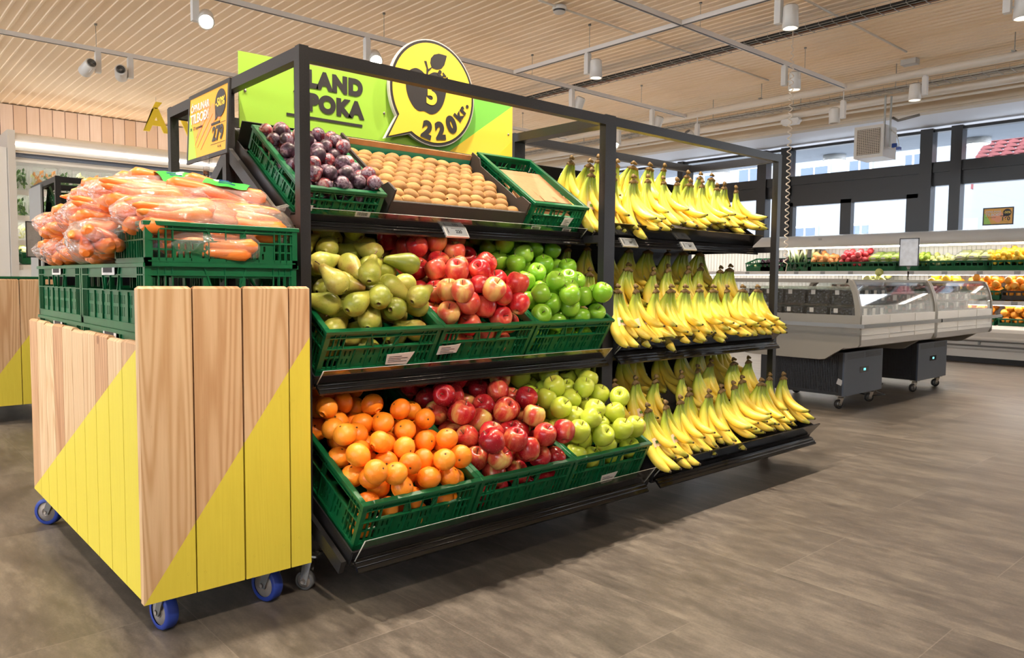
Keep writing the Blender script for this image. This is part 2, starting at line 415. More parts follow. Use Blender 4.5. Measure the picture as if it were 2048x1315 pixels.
# ------------------------------------------------------------------ mesh builder
class MB:
    def __init__(s):
        s.v = []; s.f = []; s.mi = []; s.uv = []; s.tone = []; s.cur = 0; s.tn = 0.5; s.sm = []
    def quadf(s, idx, uv=None, sm=False):
        s.f.append(idx); s.mi.append(s.cur); s.uv.append(uv); s.tone.append(s.tn); s.sm.append(sm)
    def add(s, verts, faces, mtx=None, sm=False):
        b = len(s.v)
        for p in verts:
            p = Vector(p)
            s.v.append(mtx @ p if mtx else p)
        for f in faces:
            s.quadf([b + i for i in f], None, sm)
        return s
    def box(s, x0, x1, y0, y1, z0, z1, mtx=None):
        vs = [(x, y, z) for z in (z0, z1) for y in (y0, y1) for x in (x0, x1)]
        return s.add(vs, [(0, 2, 3, 1), (4, 5, 7, 6), (0, 1, 5, 4), (2, 6, 7, 3), (0, 4, 6, 2), (1, 3, 7, 5)], mtx)
    def cbox(s, x0, x1, y0, y1, z0, z1, c, mtx=None):
        """box with its four top edges chamfered"""
        vs = [(x0, y0, z0), (x1, y0, z0), (x1, y1, z0), (x0, y1, z0), (x0, y0, z1 - c), (x1, y0, z1 - c), (x1, y1, z1 - c), (x0, y1, z1 - c),
              (x0 + c, y0 + c, z1), (x1 - c, y0 + c, z1), (x1 - c, y1 - c, z1), (x0 + c, y1 - c, z1)]
        fs = [(3, 2, 1, 0), (8, 9, 10, 11)]
        for i in range(4):
            j = (i + 1) % 4
            fs += [(i, j, j + 4, i + 4), (i + 4, j + 4, j + 8, i + 8)]
        return s.add(vs, fs, mtx)
    def prism(s, poly, a, b, axis='x', mtx=None, sm=False):
        """extrude a 2-D polygon along an axis from a to b (x: poly is y,z; y: x,z; z: x,y)"""
        def P(u, v, w):
            return {'x': (w, u, v), 'y': (u, w, v), 'z': (u, v, w)}[axis]
        n = len(poly)
        vs = [P(u, v, a) for u, v in poly] + [P(u, v, b) for u, v in poly]
        fs = [(i, (i + 1) % n, (i + 1) % n + n, i + n) for i in range(n)]
        s.add(vs, fs, mtx, sm)
        base = len(s.v) - 2 * n
        s.quadf([base + i for i in range(n)][::-1]); s.quadf([base + n + i for i in range(n)])
        return s
    def tube(s, pts, rad, seg=8, caps=True, uvv=None, mtx=None, flat=1.0, twist=0.0):
        pts = [Vector(p) for p in pts]
        if not hasattr(rad, '__len__'):
            rad = [rad] * len(pts)
        b = len(s.v)
        ref = Vector((0, 0, 1))
        if abs((pts[-1] - pts[0]).normalized().dot(ref)) > 0.9:
            ref = Vector((1, 0, 0))
        n = len(pts)
        for i, p in enumerate(pts):
            d = (pts[min(i + 1, n - 1)] - pts[max(i - 1, 0)]).normalized()
            a = d.cross(ref).normalized(); c = a.cross(d)
            for k in range(seg):
                th = 2 * PI * k / seg + twist
                q = p + (a * math.cos(th) + c * math.sin(th) * flat) * rad[i]
                s.v.append(mtx @ q if mtx else q)
        for i in range(n - 1):
            for k in range(seg):
                k2 = (k + 1) % seg
                uv = None
                if uvv:
                    uv = [(k / seg, uvv[i]), ((k + 1) / seg, uvv[i]), ((k + 1) / seg, uvv[i + 1]), (k / seg, uvv[i + 1])]
                s.quadf([b + i * seg + k, b + i * seg + k2, b + (i + 1) * seg + k2, b + (i + 1) * seg + k], uv, True)
        if caps:
            s.quadf([b + k for k in range(seg)][::-1]); s.quadf([b + (n - 1) * seg + k for k in range(seg)])
        return s
    def lathe(s, prof, seg=16, mtx=None, sm=True):
        """profile [(r, z)] turned about z; r = 0 points close the ends"""
        b = len(s.v); rows = []
        for r_, z in prof:
            if r_ < 1e-6:
                s.v.append(mtx @ Vector((0, 0, z)) if mtx else Vector((0, 0, z))); rows.append([len(s.v) - 1])
            else:
                row = []
                for k in range(seg):
                    th = 2 * PI * k / seg
                    q = Vector((r_ * math.cos(th), r_ * math.sin(th), z))
                    s.v.append(mtx @ q if mtx else q); row.append(len(s.v) - 1)
                rows.append(row)
        for A, B in zip(rows, rows[1:]):
            if len(A) == 1 and len(B) == 1: continue
            for k in range(seg):
                k2 = (k + 1) % seg
                if len(A) == 1: s.quadf([A[0], B[k2], B[k]][::-1], None, sm)
                elif len(B) == 1: s.quadf([A[k], A[k2], B[0]], None, sm)
                else: s.quadf([A[k], A[k2], B[k2], B[k]], None, sm)
        return s
    def build(s, name, mats, parent=None, loc=None, rot=None, mtx=None, smooth=None):
        me = bpy.data.meshes.new(name)
        me.from_pydata([tuple(p) for p in s.v], [], s.f)
        if not isinstance(mats, (list, tuple)): mats = [mats]
        for mm in mats: me.materials.append(mm)
        me.polygons.foreach_set('material_index', s.mi)
        me.polygons.foreach_set('use_smooth', [bool(x) if smooth is None else smooth for x in s.sm])
        if any(u for u in s.uv):
            ul = me.uv_layers.new(name='UVMap')
            k = 0
            for f, u in zip(s.f, s.uv):
                for j in range(len(f)):
                    ul.data[k].uv = u[j] if u else (0, 0.0)
                    k += 1
        if len(set(s.tone)) > 1:
            ca = me.color_attributes.new('tone', 'FLOAT_COLOR', 'CORNER')
            k = 0
            for f, tn in zip(s.f, s.tone):
                for j in range(len(f)):
                    ca.data[k].color = (tn, tn, tn, 1); k += 1
        me.update()
        o = bpy.data.objects.new(name, me)
        COL.objects.link(o)
        if parent:
            o.parent = parent; reg(parent, o)
        if mtx is not None: o.matrix_local = mtx
        if loc is not None: o.location = loc
        if rot is not None: o.rotation_euler = rot
        return o

def tag(o, label, cat, group=None, kind=None):
    o['label'] = label; o['category'] = cat
    if group: o['group'] = group
    if kind: o['kind'] = kind
    return o
def thing(name, label, cat, loc=(0, 0, 0), rot=(0, 0, 0), group=None, mtx=None):
    o = bpy.data.objects.new(name, None); COL.objects.link(o)
    o.empty_display_size = 0.05
    if mtx is not None: o.matrix_world = mtx
    else:
        o.location = loc; o.rotation_euler = rot
    return tag(o, label, cat, group)
KIDS = {}
def reg(p, o):
    KIDS.setdefault(p.name, []).append(o)
def kids(o):
    return KIDS.get(o.name, [])
def dup(o, mtx, label=None, group=None):
    c = o.copy(); COL.objects.link(c)
    c.matrix_world = mtx
    if label: c['label'] = label
    if group: c['group'] = group
    for ch in kids(o):
        d = ch.copy(); COL.objects.link(d); d.parent = c; reg(c, d)
        for g in kids(ch):
            e = g.copy(); COL.objects.link(e); e.parent = d; reg(d, e)
    return c
def struct(o):
    o['kind'] = 'structure'; return o
def T(x, y, z): return Matrix.Translation((x, y, z))
def RX(a): return Matrix.Rotation(a, 4, 'X')
def RY(a): return Matrix.Rotation(a, 4, 'Y')
def RZ(a): return Matrix.Rotation(a, 4, 'Z')
def text(s, size, mat, parent, mtx, offset=0.02, extrude=0.0006, name='lettering', align='CENTER', space=1.0, ay='CENTER'):
    cu = bpy.data.curves.new(name, 'FONT')
    cu.body = s; cu.size = size; cu.align_x = align; cu.align_y = ay
    cu.offset = offset * size; cu.extrude = extrude; cu.space_character = space
    tmp = bpy.data.objects.new('tmp', cu)
    COL.objects.link(tmp)
    dg = bpy.context.evaluated_depsgraph_get()
    me = bpy.data.meshes.new_from_object(tmp.evaluated_get(dg))
    me.materials.clear(); me.materials.append(mat)
    bpy.data.objects.remove(tmp)
    o = bpy.data.objects.new(name, me); COL.objects.link(o)
    if parent:
        o.parent = parent; reg(parent, o)
    o.matrix_local = mtx
    return o
FRONT = RX(PI / 2)                         # text facing -Y
# ================================================================== ROOM
CZ = 3.04
b = MB(); b.box(-6.0, 9.4, -7.0, 10.0, -0.1, 0.0)
struct(b.build('floor', M['floor']))
b = MB(); b.box(9.4, 30.0, -14.0, 24.0, -0.12, -0.02)
struct(b.build('ground', M['asphalt']))
# corrugated ceiling sheet: ribs run along Y
b = MB()
x = -6.0; pitch = 0.088
prof = []
while x < 9.0:
    prof += [(x, CZ), (x + 0.056, CZ), (x + 0.062, CZ - 0.007), (x + 0.078, CZ - 0.007), (x + 0.084, CZ)]
    x += pitch
n = len(prof)
for (y0, y1, dz) in ((-7.0, -0.6, 0), (-0.6, 3.4, -0.002), (3.4, 7.3, 0.001), (7.3, 9.75, -0.001)):
    base = len(b.v)
    for yy in (y0, y1 + 0.03):
        for px, pz in prof: b.v.append(Vector((px, yy, pz + dz)))
    for i in range(n - 1): b.quadf([base + i, base + n + i, base + n + i + 1, base + i + 1])
b.box(-6.0, 9.4, -7.0, 10.0, CZ + 0.02, CZ + 0.1)
struct(b.build('ceiling', M['ceiling']))
# beam and lowered soffit in front of the window wall
b = MB(); b.box(7.95, 8.10, -7.0, 9.8, 2.74, CZ + 0.02)
o = b.build('trim_1', M['beam']); struct(o)
b = MB(); b.box(8.10, 9.2, -7.0, 9.8, 2.74, 2.80)
struct(b.build('trim_2', M['soffit']))
b = MB(); b.box(7.97, 8.12, -7.0, 9.8, 2.715, 2.74)
struct(b.build('trim_3', M['beam']))
# walls
b = MB(); b.box(-6.0, 9.4, 9.75, 9.95, 0, CZ)
struct(b.build('wall_back', M['wallpaint']))
b = MB(); b.box(0.0, 9.0, 9.66, 9.74, 2.2, CZ - 0.02)
struct(b.build('trim_4', M['wallplanks']))
b = MB(); b.box(-6.2, -6.0, -7.0, 9.95, 0, 1.3); b.box(-6.2, -6.0, -7.0, 9.95, 2.8, CZ)  # opening for added glazing that brightens the ceiling and cart side
struct(b.build('wall_left', M['wallpaint']))
b = MB()
for k in range(9): b.box(-6.15, -6.05, -7.0 + k * 2.1, -6.9 + k * 2.1, 1.3, 2.8)
struct(b.build('added_window_frame', M['frame_black']))
b = MB(); b.box(-6.105, -6.1, -7.0, 9.95, 1.3, 2.8)  # unseen pane, added to let in side light
struct(b.build('added_window_glass', M['glass']))
b = MB(); b.box(-6.2, 9.4, -7.2, -7.0, 0, CZ)
struct(b.build('wall_front', M['wallpaint']))
b = MB(); b.box(9.0, 9.2, -7.0, 9.75, 0, 1.35)
struct(b.build('wall_right', M['wallpaint']))
# window wall at X = 9: black frames, upper and lower panes
ZS, ZB0, ZB1, ZH = 1.35, 2.03, 2.31, 2.68
posts = []
y = -6.8
MOD = 2.02
mods = [3.78 + 2.20 * k for k in range(-5, 3)]
b = MB()
b.box(8.96, 9.06, -7.0, 9.7, ZB0 + 0.16, ZB1)          # transom band
b.box(8.98, 9.08, -7.0, 9.7, ZB0, ZB0 + 0.17)
b.box(8.96, 9.06, -7.0, 9.7, 2.665, 2.70)
b.box(8.96, 9.06, -7.0, 9.7, ZS, 1.42)
PST = [(9.3, 9.4), (7.6, 7.7), (6.6, 6.7), (5.2, 5.3), (3.79, 3.93), (3.43, 3.57), (1.62, 1.76), (1.30, 1.42), (-0.55, -0.41), (-0.9, -0.78), (-2.75, -2.61), (-4.6, -4.5), (-6.5, -6.4)]
for y0, y1 in PST:
    b.box(8.93, 9.08, y0, y1, ZS, ZH + 0.03)
struct(b.build('window_1', M['frame_black']))
b = MB()
# opening sashes in the wide lower bay
for (y0, y1) in ((1.76, 3.43),):
    b.box(8.95, 9.05, y0, y1, 1.90, ZB0 + 0.02)
    b.box(8.95, 9.05, 2.58, 2.72, ZS, 1.95)
    b.box(8.95, 9.05, y0, y0 + 0.14, ZS, 1.95)
    b.box(8.95, 9.05, y1 - 0.05, y1, ZS, 1.95)
struct(b.build('window_2', M['frame_black']))
edges = sorted([v for p in PST for v in p])
b = MB()
ylist = sorted(PST)
for (a0, a1), (c0, c1) in zip(ylist, ylist[1:]):
    b.box(9.015, 9.02, a1, c0, ZS, ZB0 + 0.02); b.box(9.015, 9.02, a1, c0, ZB1 - 0.02, ZH)
struct(b.build('window_3', M['glass']))
# outside: canopy soffit with round lamps, white building with windows, red tiled roof
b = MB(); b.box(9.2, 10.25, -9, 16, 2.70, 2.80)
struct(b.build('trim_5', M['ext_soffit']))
def disc_lamp(x, y, z, label):
    t = thing('round_ceiling_lamp', label, 'lamp', (x, y, z), group='round lamps under the canopy outside the windows')
    b = MB(); b.lathe([(0.0, 0.0), (0.15, 0.0), (0.155, 0.01), (0.155, 0.075), (0, 0.075)], 28); b.build('lamp_body', M['white'], t)
    b = MB(); b.lathe([(0.0, -0.006), (0.12, -0.005), (0.14, 0.0)], 28); b.build('diffuser', M['disc_on'], t)
    return t
for yy in (-0.4, 1.46, 3.30, 5.2, 7.2):
    disc_lamp(9.95, yy, 2.625, 'round white lamp under the canopy outside the upper window panes')
bl = thing('apartment_building', 'white rendered building seen through the shop windows', 'building', (20, 0, -0.02))
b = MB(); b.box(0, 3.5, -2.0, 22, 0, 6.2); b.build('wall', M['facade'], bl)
for k, (y0, y1, z0, z1) in enumerate([(8.2, 9.1, 3.55, 4.2), (7.05, 7.7, 3.7, 4.25), (5.75, 6.25, 3.7, 4.25), (8.5, 9.25, 1.7, 2.5), (7.0, 7.55, 1.7, 2.5), (10.3, 11.1, 3.6, 4.35), (11.9, 12.7, 3.65, 4.3), (14.2, 15.0, 3.6, 4.3)]):
    b = MB(); b.box(-0.05, 0.03, y0, y1, z0, z1)
    w = b.build('window', M['white'], bl)
    b = MB(); mid = (y0 + y1) / 2
    b.box(-0.07, -0.045, y0 + 0.06, mid - 0.03, z0 + 0.06, z1 - 0.06); b.box(-0.07, -0.045, mid + 0.03, y1 - 0.06, z0 + 0.06, z1 - 0.06)
    b.build('pane', M['extglass'], w)
b = MB(); b.lathe([(0, 0), (0.24, 0), (0.30, 0.0), (0.30, 0.06), (0, 0.06)], 24, T(0.02, 4.2, 2.6) @ RY(-PI / 2))
w = b.build('round_window', M['white'], bl)
b = MB()
for sy in (0, 1):
    for sz in (0, 1):
        b.box(-0.07, -0.03, 4.2 - 0.18 + sy * 0.20, 4.2 - 0.02 + sy * 0.20, 2.42 + sz * 0.20, 2.58 + sz * 0.20)
b.build('pane', M['extglass'], w)
rf = thing('tiled_roof', 'dark red tiled roof seen through the upper right window', 'roof', (14.6, 0, 0))
b = MB()
for k in range(12):                          # courses stepping back and up
    zz = 3.02 + k * 0.085; xx = k * 0.13
    for j in range(34):
        yj = -3.8 + j * 0.2
        hw = 0.1
        b.prism([(yj, zz), (yj + hw * 2, zz), (yj + hw * 1.6, zz + 0.05), (yj + hw, zz + 0.065), (yj + hw * .4, zz + 0.05)], xx, xx + 0.2, 'x')
b.box(0.12, 2.6, -3.8, 3.0, 2.6, 3.0)
b.build('roof_tiles', M['rooftile'], rf)
b = MB(); b.box(0.1, 2.5, -3.6, 2.95, 0.0, 2.95); b.build('wall', M['facade'], rf)

# ================================================================== CEILING SERVICES
def track(name, label, p0, p1, group=None, w=0.034, hgt=0.034):
    b = MB()
    (x0, y0, z), (x1, y1, _) = p0, p1
    if abs(x1 - x0) > abs(y1 - y0): b.box(x0, x1, y0 - w / 2, y0 + w / 2, z, z + hgt)
    else: b.box(x0 - w / 2, x0 + w / 2, y0, y1, z, z + hgt)
    t = thing(name, label, 'light track', (0, 0, 0), group=group)
    b.build('rail', M['track'], t)
    b = MB()
    if abs(x1 - x0) > abs(y1 - y0): b.box(x0 + .02, x1 - .02, y0 - 0.007, y0 + 0.007, z - 0.002, z)
    else: b.box(x0 - 0.007, x0 + 0.007, y0 + .02, y1 - .02, z - 0.002, z)
    b.build('slot', M['ink'], t)
    L = max(x1 - x0, y1 - y0); k = max(1, int(L / 1.6))
    for i in range(k):
        f = (i + 0.5) / k
        xx, yy = x0 + (x1 - x0) * f, y0 + (y1 - y0) * f
        b = MB(); b.tube([(xx, yy, z + hgt), (xx, yy, CZ)], 0.0022, 5); b.lathe([(0, 0), (0.012, 0), (0.012, 0.02), (0, 0.02)], 8, T(xx, yy, CZ - 0.02))
        b.build('hanging_wire', M['galv'], t)
    return t
TZ = 2.80
track('light_track', 'white track nearest the plank wall, carrying two unlit spotlights', (-5, 5.52, TZ), (6.7, 5.52, TZ))
track('light_track', 'long white track passing behind the round price sign', (-5, 3.57, TZ), (6.7, 3.57, TZ))
track('light_track', 'white track running to the pipes from the top of the photo', (-5, 1.66, TZ), (6.7, 1.66, TZ))
track('light_track', 'white track at the upper right corner near the cable tray', (-5, -0.26, TZ), (6.7, -0.26, TZ))
track('light_track', 'white track behind the camera', (-5, -2.2, TZ), (6.7, -2.2, TZ))
track('light_track', 'white track directly over the front of the rack, outside the photo', (-5, 0.12, TZ), (3.05, 0.12, TZ))
track('cross_track', 'short white cross track joining the long tracks, two lit spotlights on it', (3.95, -0.24, TZ), (3.95, 3.55, TZ))

def spot(x, y, z, aim, lit, label, group=None, power=1.0, adir=(1, 0), angle=68):
    """track spotlight: adapter box under the rail and a cylinder beside it"""
    t = thing('track_spotlight', label, 'spotlight', (x, y, z), group=group)
    b = MB(); b.box(-0.022, 0.022, -0.014, 0.014, -0.015, 0.0)
    b.box(-0.022, 0.022, -0.022, 0.022, -0.18, -0.012)
    b.build('adapter_box', M['white'], t)
    if TZ - z > 0.02:
        b = MB(); b.tube([(0, 0, 0), (0, 0, TZ + 0.01 - z)], 0.006, 8); b.build('drop_rod', M['white'], t)
    ax, ay = adir
    c = Vector((ax * 0.076, ay * 0.076, -0.145))
    d = (Vector(aim) - Vector((x, y, z)) - c).normalized()
    q = d.to_track_quat('-Z', 'Y').to_matrix().to_4x4()
    mt = Matrix.Translation(c) @ q @ Matrix.Scale(1.18, 4)
    b = MB(); b.lathe([(0.030, 0.06), (0.036, 0.062), (0.041, 0.055), (0.046, -0.065), (0.040, -0.066), (0.037, -0.03), (0.0, -0.03)], 24)
    b.lathe([(0, 0.05), (0.030, 0.05), (0.030, 0.06)], 24)
    b.box(-0.003, 0.003, -0.0465, -0.040, 0.005, 0.05)
    hs = b.build('housing', M['white'], t, mtx=mt)
    b = MB()
    for rr in (0.012, 0.02, 0.028): b.lathe([(rr, 0.051), (rr, 0.066), (rr + 0.002, 0.066), (rr + 0.002, 0.051)], 20)
    b.build('heat_sink', M['grey_metal'], hs)
    b = MB(); b.tube([c + Vector((-ax * 0.05, -ay * 0.05, 0)), c + Vector((-ax * 0.02, -ay * 0.02, 0))], 0.008, 8); b.build('pivot', M['white'], t)
    b = MB(); b.lathe([(0, -0.045), (0.038, -0.045)], 24)
    b.build('lens', M['lamp_on'] if lit else M['lamp_off'], t, mtx=mt)
    if lit:
        ld = bpy.data.lights.new('lamp_light', 'SPOT'); ld.energy = SPOT_W * power; ld.color = WARM
        ld.spot_size = R(angle); ld.spot_blend = 0.75; ld.shadow_soft_size = 0.035
        lo = bpy.data.objects.new('lamp_light', ld); COL.objects.link(lo); lo.parent = t
        lo.matrix_local = mt @ T(0, 0, -0.072)
    return t
# visible heads
spot(1.00, 3.57, TZ, (0.1, 0.9, 0.8), True, 'glaring spotlight at the upper left, lit and facing the camera', power=1.0)
spot(2.36, 3.57, TZ, (1.5, 1.4, 1.0), True, 'lit spotlight flaring just above the front rail of the rack', power=0.8)
spot(0.86, 5.52, TZ, (0.2, 9.0, 1.4), False, 'unlit white spotlight, left of the pair near the plank wall', adir=(-1, 0))
spot(1.12, 5.52, TZ, (2.2, 9.2, 2.0), False, 'unlit tilted white spotlight, right of the pair near the plank wall', adir=(-1, 0))
spot(3.95, 0.86, TZ, (3.98, 0.79, 0), True, 'lit spotlight on the cross track at the top, right of the round price sign', adir=(0.3, -1), power=0.9, angle=95)
spot(3.95, 2.62, TZ, (3.98, 2.55, 0), True, 'lit spotlight on the cross track hanging before the cable tray', adir=(0.3, -1), power=1.3, angle=100)
spot(5.50, 1.66, TZ, (5.55, 1.60, 0), True, 'lit spotlight beside the coiled cord', adir=(0.6, -1), power=0.8, angle=95)
spot(4.75, 3.57, TZ, (4.5, 4.7, 0.0), True, 'spotlight turned away above the middle posts of the rack', adir=(1, -0.3), power=3.2, angle=115)
spot(6.06, 3.57, TZ, (6.0, 4.7, 0.0), True, 'spotlight turned away above the banana bay', adir=(1, -0.3), power=2.4, angle=115)
spot(4.83, -0.26, TZ, (4.86, -0.33, 0), True, 'lit spotlight in the upper right corner of the photo', adir=(0.6, -1), power=0.8, angle=95)
spot(6.75, 0.93, TZ, (6.70, 1.0, 0), True, 'lit spotlight under the pipes, right of the fan heater', adir=(-0.4, 1), power=0.7)
spot(6.75, 1.70, TZ - 0.1, (6.75, 1.7, 0), False, 'unlit spotlight under the pipes beside the fan heater', adir=(-0.3, 1))
spot(6.75, 3.44, TZ - 0.08, (8.5, 3.2, 0.6), False, 'unlit spotlight under the pipes above the end of the banana bay', adir=(-0.3, 1))
spot(6.75, 4.64, TZ, (5.6, 2.0, 0), True, 'small lit spotlight seen beside the middle posts', adir=(-0.3, 1), power=0.6)
# unseen heads: rack rows follow its shadows, the others are added fill
g = 'spotlights on the tracks outside the photo'
for (x, y, ax_, ay_, az_, pw, an) in [(0.10, -2.2, 0.10, 0.14, 0.80, 0.62, 33), (0.75, -2.2, 0.70, 0.14, 0.80, 0.62, 33), (1.40, -2.2, 1.30, 0.14, 0.80, 0.62, 33), (2.05, -2.2, 1.90, 0.14, 0.80, 0.52, 33), (2.70, -2.2, 2.45, 0.14, 0.80, 0.45, 33),
      (-1.3, 1.66, -0.25, 0.9, 0.9, 1.2, 50), (-2.4, 0.6, -0.43, 0.6, 0.5, 0.25, 40),
      (-0.30, 0.05, -0.30, 0.05, 0, 0.85, 110), (0.55, 0.05, 0.55, 0.05, 0, 0.85, 110), (1.40, 0.05, 1.40, 0.05, 0, 0.85, 110), (2.20, 0.05, 2.20, 0.05, 0, 0.75, 110), (2.95, 0.05, 3.0, 0.0, 0, 0.6, 110),
      (-3.2, 1.66, -2.8, 1.6, 0, 1.3, 100), (-2.2, 3.57, -2.0, 3.8, 0, 2.6, 100), (-4.0, 3.57, -3.8, 4.8, 0, 3.2, 100), (-1.2, 5.52, -1.0, 6.0, 0, 3.4, 110), (-3.2, 5.52, -3.0, 7.4, 0, 3.4, 100), (-2.6, -0.26, -2.4, -0.2, 0, 0.6, 90),  # added at the left, floor bounce for the ceiling
      (6.3, -0.26, 6.2, -0.6, 0, 0.7, 100), (-0.35, -2.2, -0.22, -0.07, 0.52, 0.95, 30),  # added fill for the right floor and the cart front
      (6.2, -2.2, 6.0, -2.2, 0, 0.5, 90), (2.0, -4.6, 2.0, -4.9, 0, 3.5, 80), (-0.6, -4.6, -0.6, -4.9, 0, 3.5, 80), (-3.8, -2.6, -4.0, -2.6, 0, 3.0, 90), (4.8, -4.6, 4.8, -4.9, 0, 3.5, 80), (-1.6, 1.66, -0.15, 3.4, 0.5, 0.9, 45),  # added bounce fill out of view, last one for the far cart
      (2.4, 5.52, 2.3, 5.6, 0, 4.2, 118), (3.6, 5.52, 3.6, 5.7, 0, 4.2, 118), (-0.6, 5.52, 0.8, 9.3, 2.0, 0.8, 60), (5.2, 5.52, 5.2, 5.9, 0, 4.2, 118)]:  # added, mostly hidden behind the sign, to brighten ceiling and plank wall
    spot(x, y, TZ, (ax_, ay_, az_), True, 'unseen white spotlight, one of a set that includes added fill lamps', group=g, power=pw, adir=(0, 1), angle=an)
# white pipes along Y in front of the beam
def pipe(x, z, r, label, seg=14):
    t = thing('ceiling_pipe', label, 'pipe', (x, 0, z))
    b = MB(); b.tube([(0, -6.8, 0), (0, 9.6, 0)], r, seg); b.build('pipe_body', M['pipe'], t)
    for k in range(6):
        yy = -4.6 + k * 2.4
        b = MB(); b.box(-r - .004, r + .004, yy, yy + 0.03, r - 0.004, r + 0.006); b.tube([(0, yy + .015, r), (0, yy + .015, CZ - z)], 0.004, 6)
        b.build('hanger', M['galv'], t)
pipe(6.75, 2.83, 0.036, 'upper white pipe crossing the ceiling where the tracks end')
pipe(7.45, 2.80, 0.045, 'lower thick white pipe under the wire tray by the windows')
pipe(7.62, 2.76, 0.014, 'thin dark-shaded pipe just below the thick white pipe')
def wire_tray(x, z, w, label, cables, cat='cable tray'):
    t = thing('cable_tray', label, cat, (x, 0, z))
    b = MB()
    for xx, zz in ((-w / 2, 0), (-w / 6, 0), (w / 6, 0), (w / 2, 0), (-w / 2, 0.045), (w / 2, 0.045)):
        b.tube([(xx, -6.5, zz), (xx, 9.2, zz)], 0.0026, 5)
    yy = -6.5
    while yy < 9.2:
        b.tube([(-w / 2, yy, 0.048), (-w / 2, yy, 0), (w / 2, yy, 0), (w / 2, yy, 0.048)], 0.0026, 5, caps=False)
        yy += 0.11
    b.build('wire_basket', M['galv'], t)
    for k in range(7):
        b = MB(); b.tube([(-w / 2, -5 + k * 2.1, 0.0), (-w / 2, -5 + k * 2.1, CZ - z)], 0.004, 6); b.build('hanger', M['galv'], t)
    for (xx, r, mm) in cables:
        b = MB(); pts = [(xx + 0.006 * math.sin(k * 1.3 + xx * 90), -6.5 + k * 0.6, 0.006 + r) for k in range(27)]
        b.tube(pts, r, 7); b.build('cable', M[mm], t)
wire_tray(5.05, 2.90, 0.16, 'wire basket tray with black and copper cables crossing the ceiling', [(-0.05, 0.012, 'blackcable'), (-0.02, 0.012, 'blackcable'), (0.012, 0.011, 'blackcable'), (0.045, 0.008, 'copper'), (0.062, 0.007, 'copper')])
wire_tray(7.12, 2.80, 0.22, 'galvanised wire tray between the two white pipes', [(-0.06, 0.008, 'offwhite'), (0.0, 0.006, 'grey_metal'), (0.05, 0.007, 'offwhite')])
# thin conduits on the ceiling
for (y, x0, x1, lab) in ((1.05, 3.2, 6.6, 'thin white conduit on the ceiling near the top right'), (2.45, 3.2, 6.6, 'thin white conduit on the ceiling behind the cross track')):
    o = MB().tube([(x0, y, CZ - 0.03), (x1, y, CZ - 0.03)], 0.009, 8).build('ceiling_conduit', M['pipe'])
    tag(o, lab, 'conduit')
# smoke detector
t = thing('smoke_detector', 'round white smoke detector on the ceiling at the top', 'smoke detector', (3.44, 2.46, CZ - 0.016))
b = MB(); b.lathe([(0, -0.0), (0.055, 0), (0.058, -0.02), (0.052, -0.03), (0.05, -0.03)][::-1], 24); b.build('base', M['white'], t)
b = MB(); b.lathe([(0.044, -0.03), (0.04, -0.045)], 24); b.build('vents', M['ink'], t)
b = MB(); b.lathe([(0.05, -0.044), (0.04, -0.054), (0.0, -0.058)], 24); b.build('cap', M['offwhite'], t)
# emergency lamp and sensor box
o = MB().prism([(-0.10, 0), (0.10, 0), (0.115, -0.03), (0.085, -0.07), (-0.085, -0.07), (-0.115, -0.03)], -0.035, 0.035, 'x').build('emergency_lamp', M['white'], loc=(7.42, 2.62, 2.75))
tag(o, 'white oval emergency lamp under the thick pipe left of the heater', 'lamp')
o = MB().box(-0.05, 0.05, -0.06, 0.06, -0.04, 0).build('junction_box', M['white'], loc=(5.35, 0.95, CZ - 0.015)); tag(o, 'small white junction box on the ceiling above the cable tray', 'junction box')
o = MB().box(-0.05, 0.05, -0.07, 0.07, -0.05, 0).build('junction_box', M['offwhite'], loc=(6.95, 1.15, CZ - 0.012)); tag(o, 'white junction box above the pipes at the right', 'junction box')
# fan heater
t = thing('fan_heater', 'white fan heater box with a slatted grille hanging by the windows', 'heater', (7.2, 1.48, 2.17))
b = MB(); b.box(0, 0.33, 0, 0.30, 0, 0.33); b.build('casing', M['offwhite'], t)
b = MB(); b.box(-0.004, 0.0, 0.03, 0.27, 0.035, 0.295); b.build('grille_back', M['ink'], t)
b = MB()
for k in range(15): b.box(-0.012, -0.003, 0.03, 0.27, 0.04 + k * 0.0172, 0.047 + k * 0.0172)
for k in range(13): b.box(-0.010, -0.004, 0.03 + k * 0.0195, 0.0335 + k * 0.0195, 0.035, 0.295)
b.build('grille', M['beam'], t)
for yy in (0.015, -0.02):
    b = MB(); b.box(0.03 if yy > 0 else 0.09, 0.045 if yy > 0 else 0.105, yy - 0.015, yy, 0.1, 0.62); b.build('bracket', M['galv'], t)
b = MB(); b.tube([(0.12, -0.04, 0.40), (0.10, -0.10, 0.36), (0.12, -0.22, 0.38), (0.12, -0.30, 0.39)], 0.014, 8); b.build('pipe_fitting', M['grey_metal'], t)
b = MB(); b.lathe([(0, -0.02), (0.026, -0.02), (0.026, 0.02), (0, 0.02)], 14, T(0.16, -0.05, 0.12)); b.box(0.14, 0.19, -0.11, -0.075, 0.07, 0.10); b.build('valve', M['sticker_blue'], t)
b = MB(); b.tube([(0.10, -0.02, 0.30), (0.14, -0.08, 0.22), (0.18, -0.09, 0.12), (0.12, -0.05, 0.08), (0.08, -0.02, 0.10)], 0.004, 6); b.build('cable', M['pipe'], t)
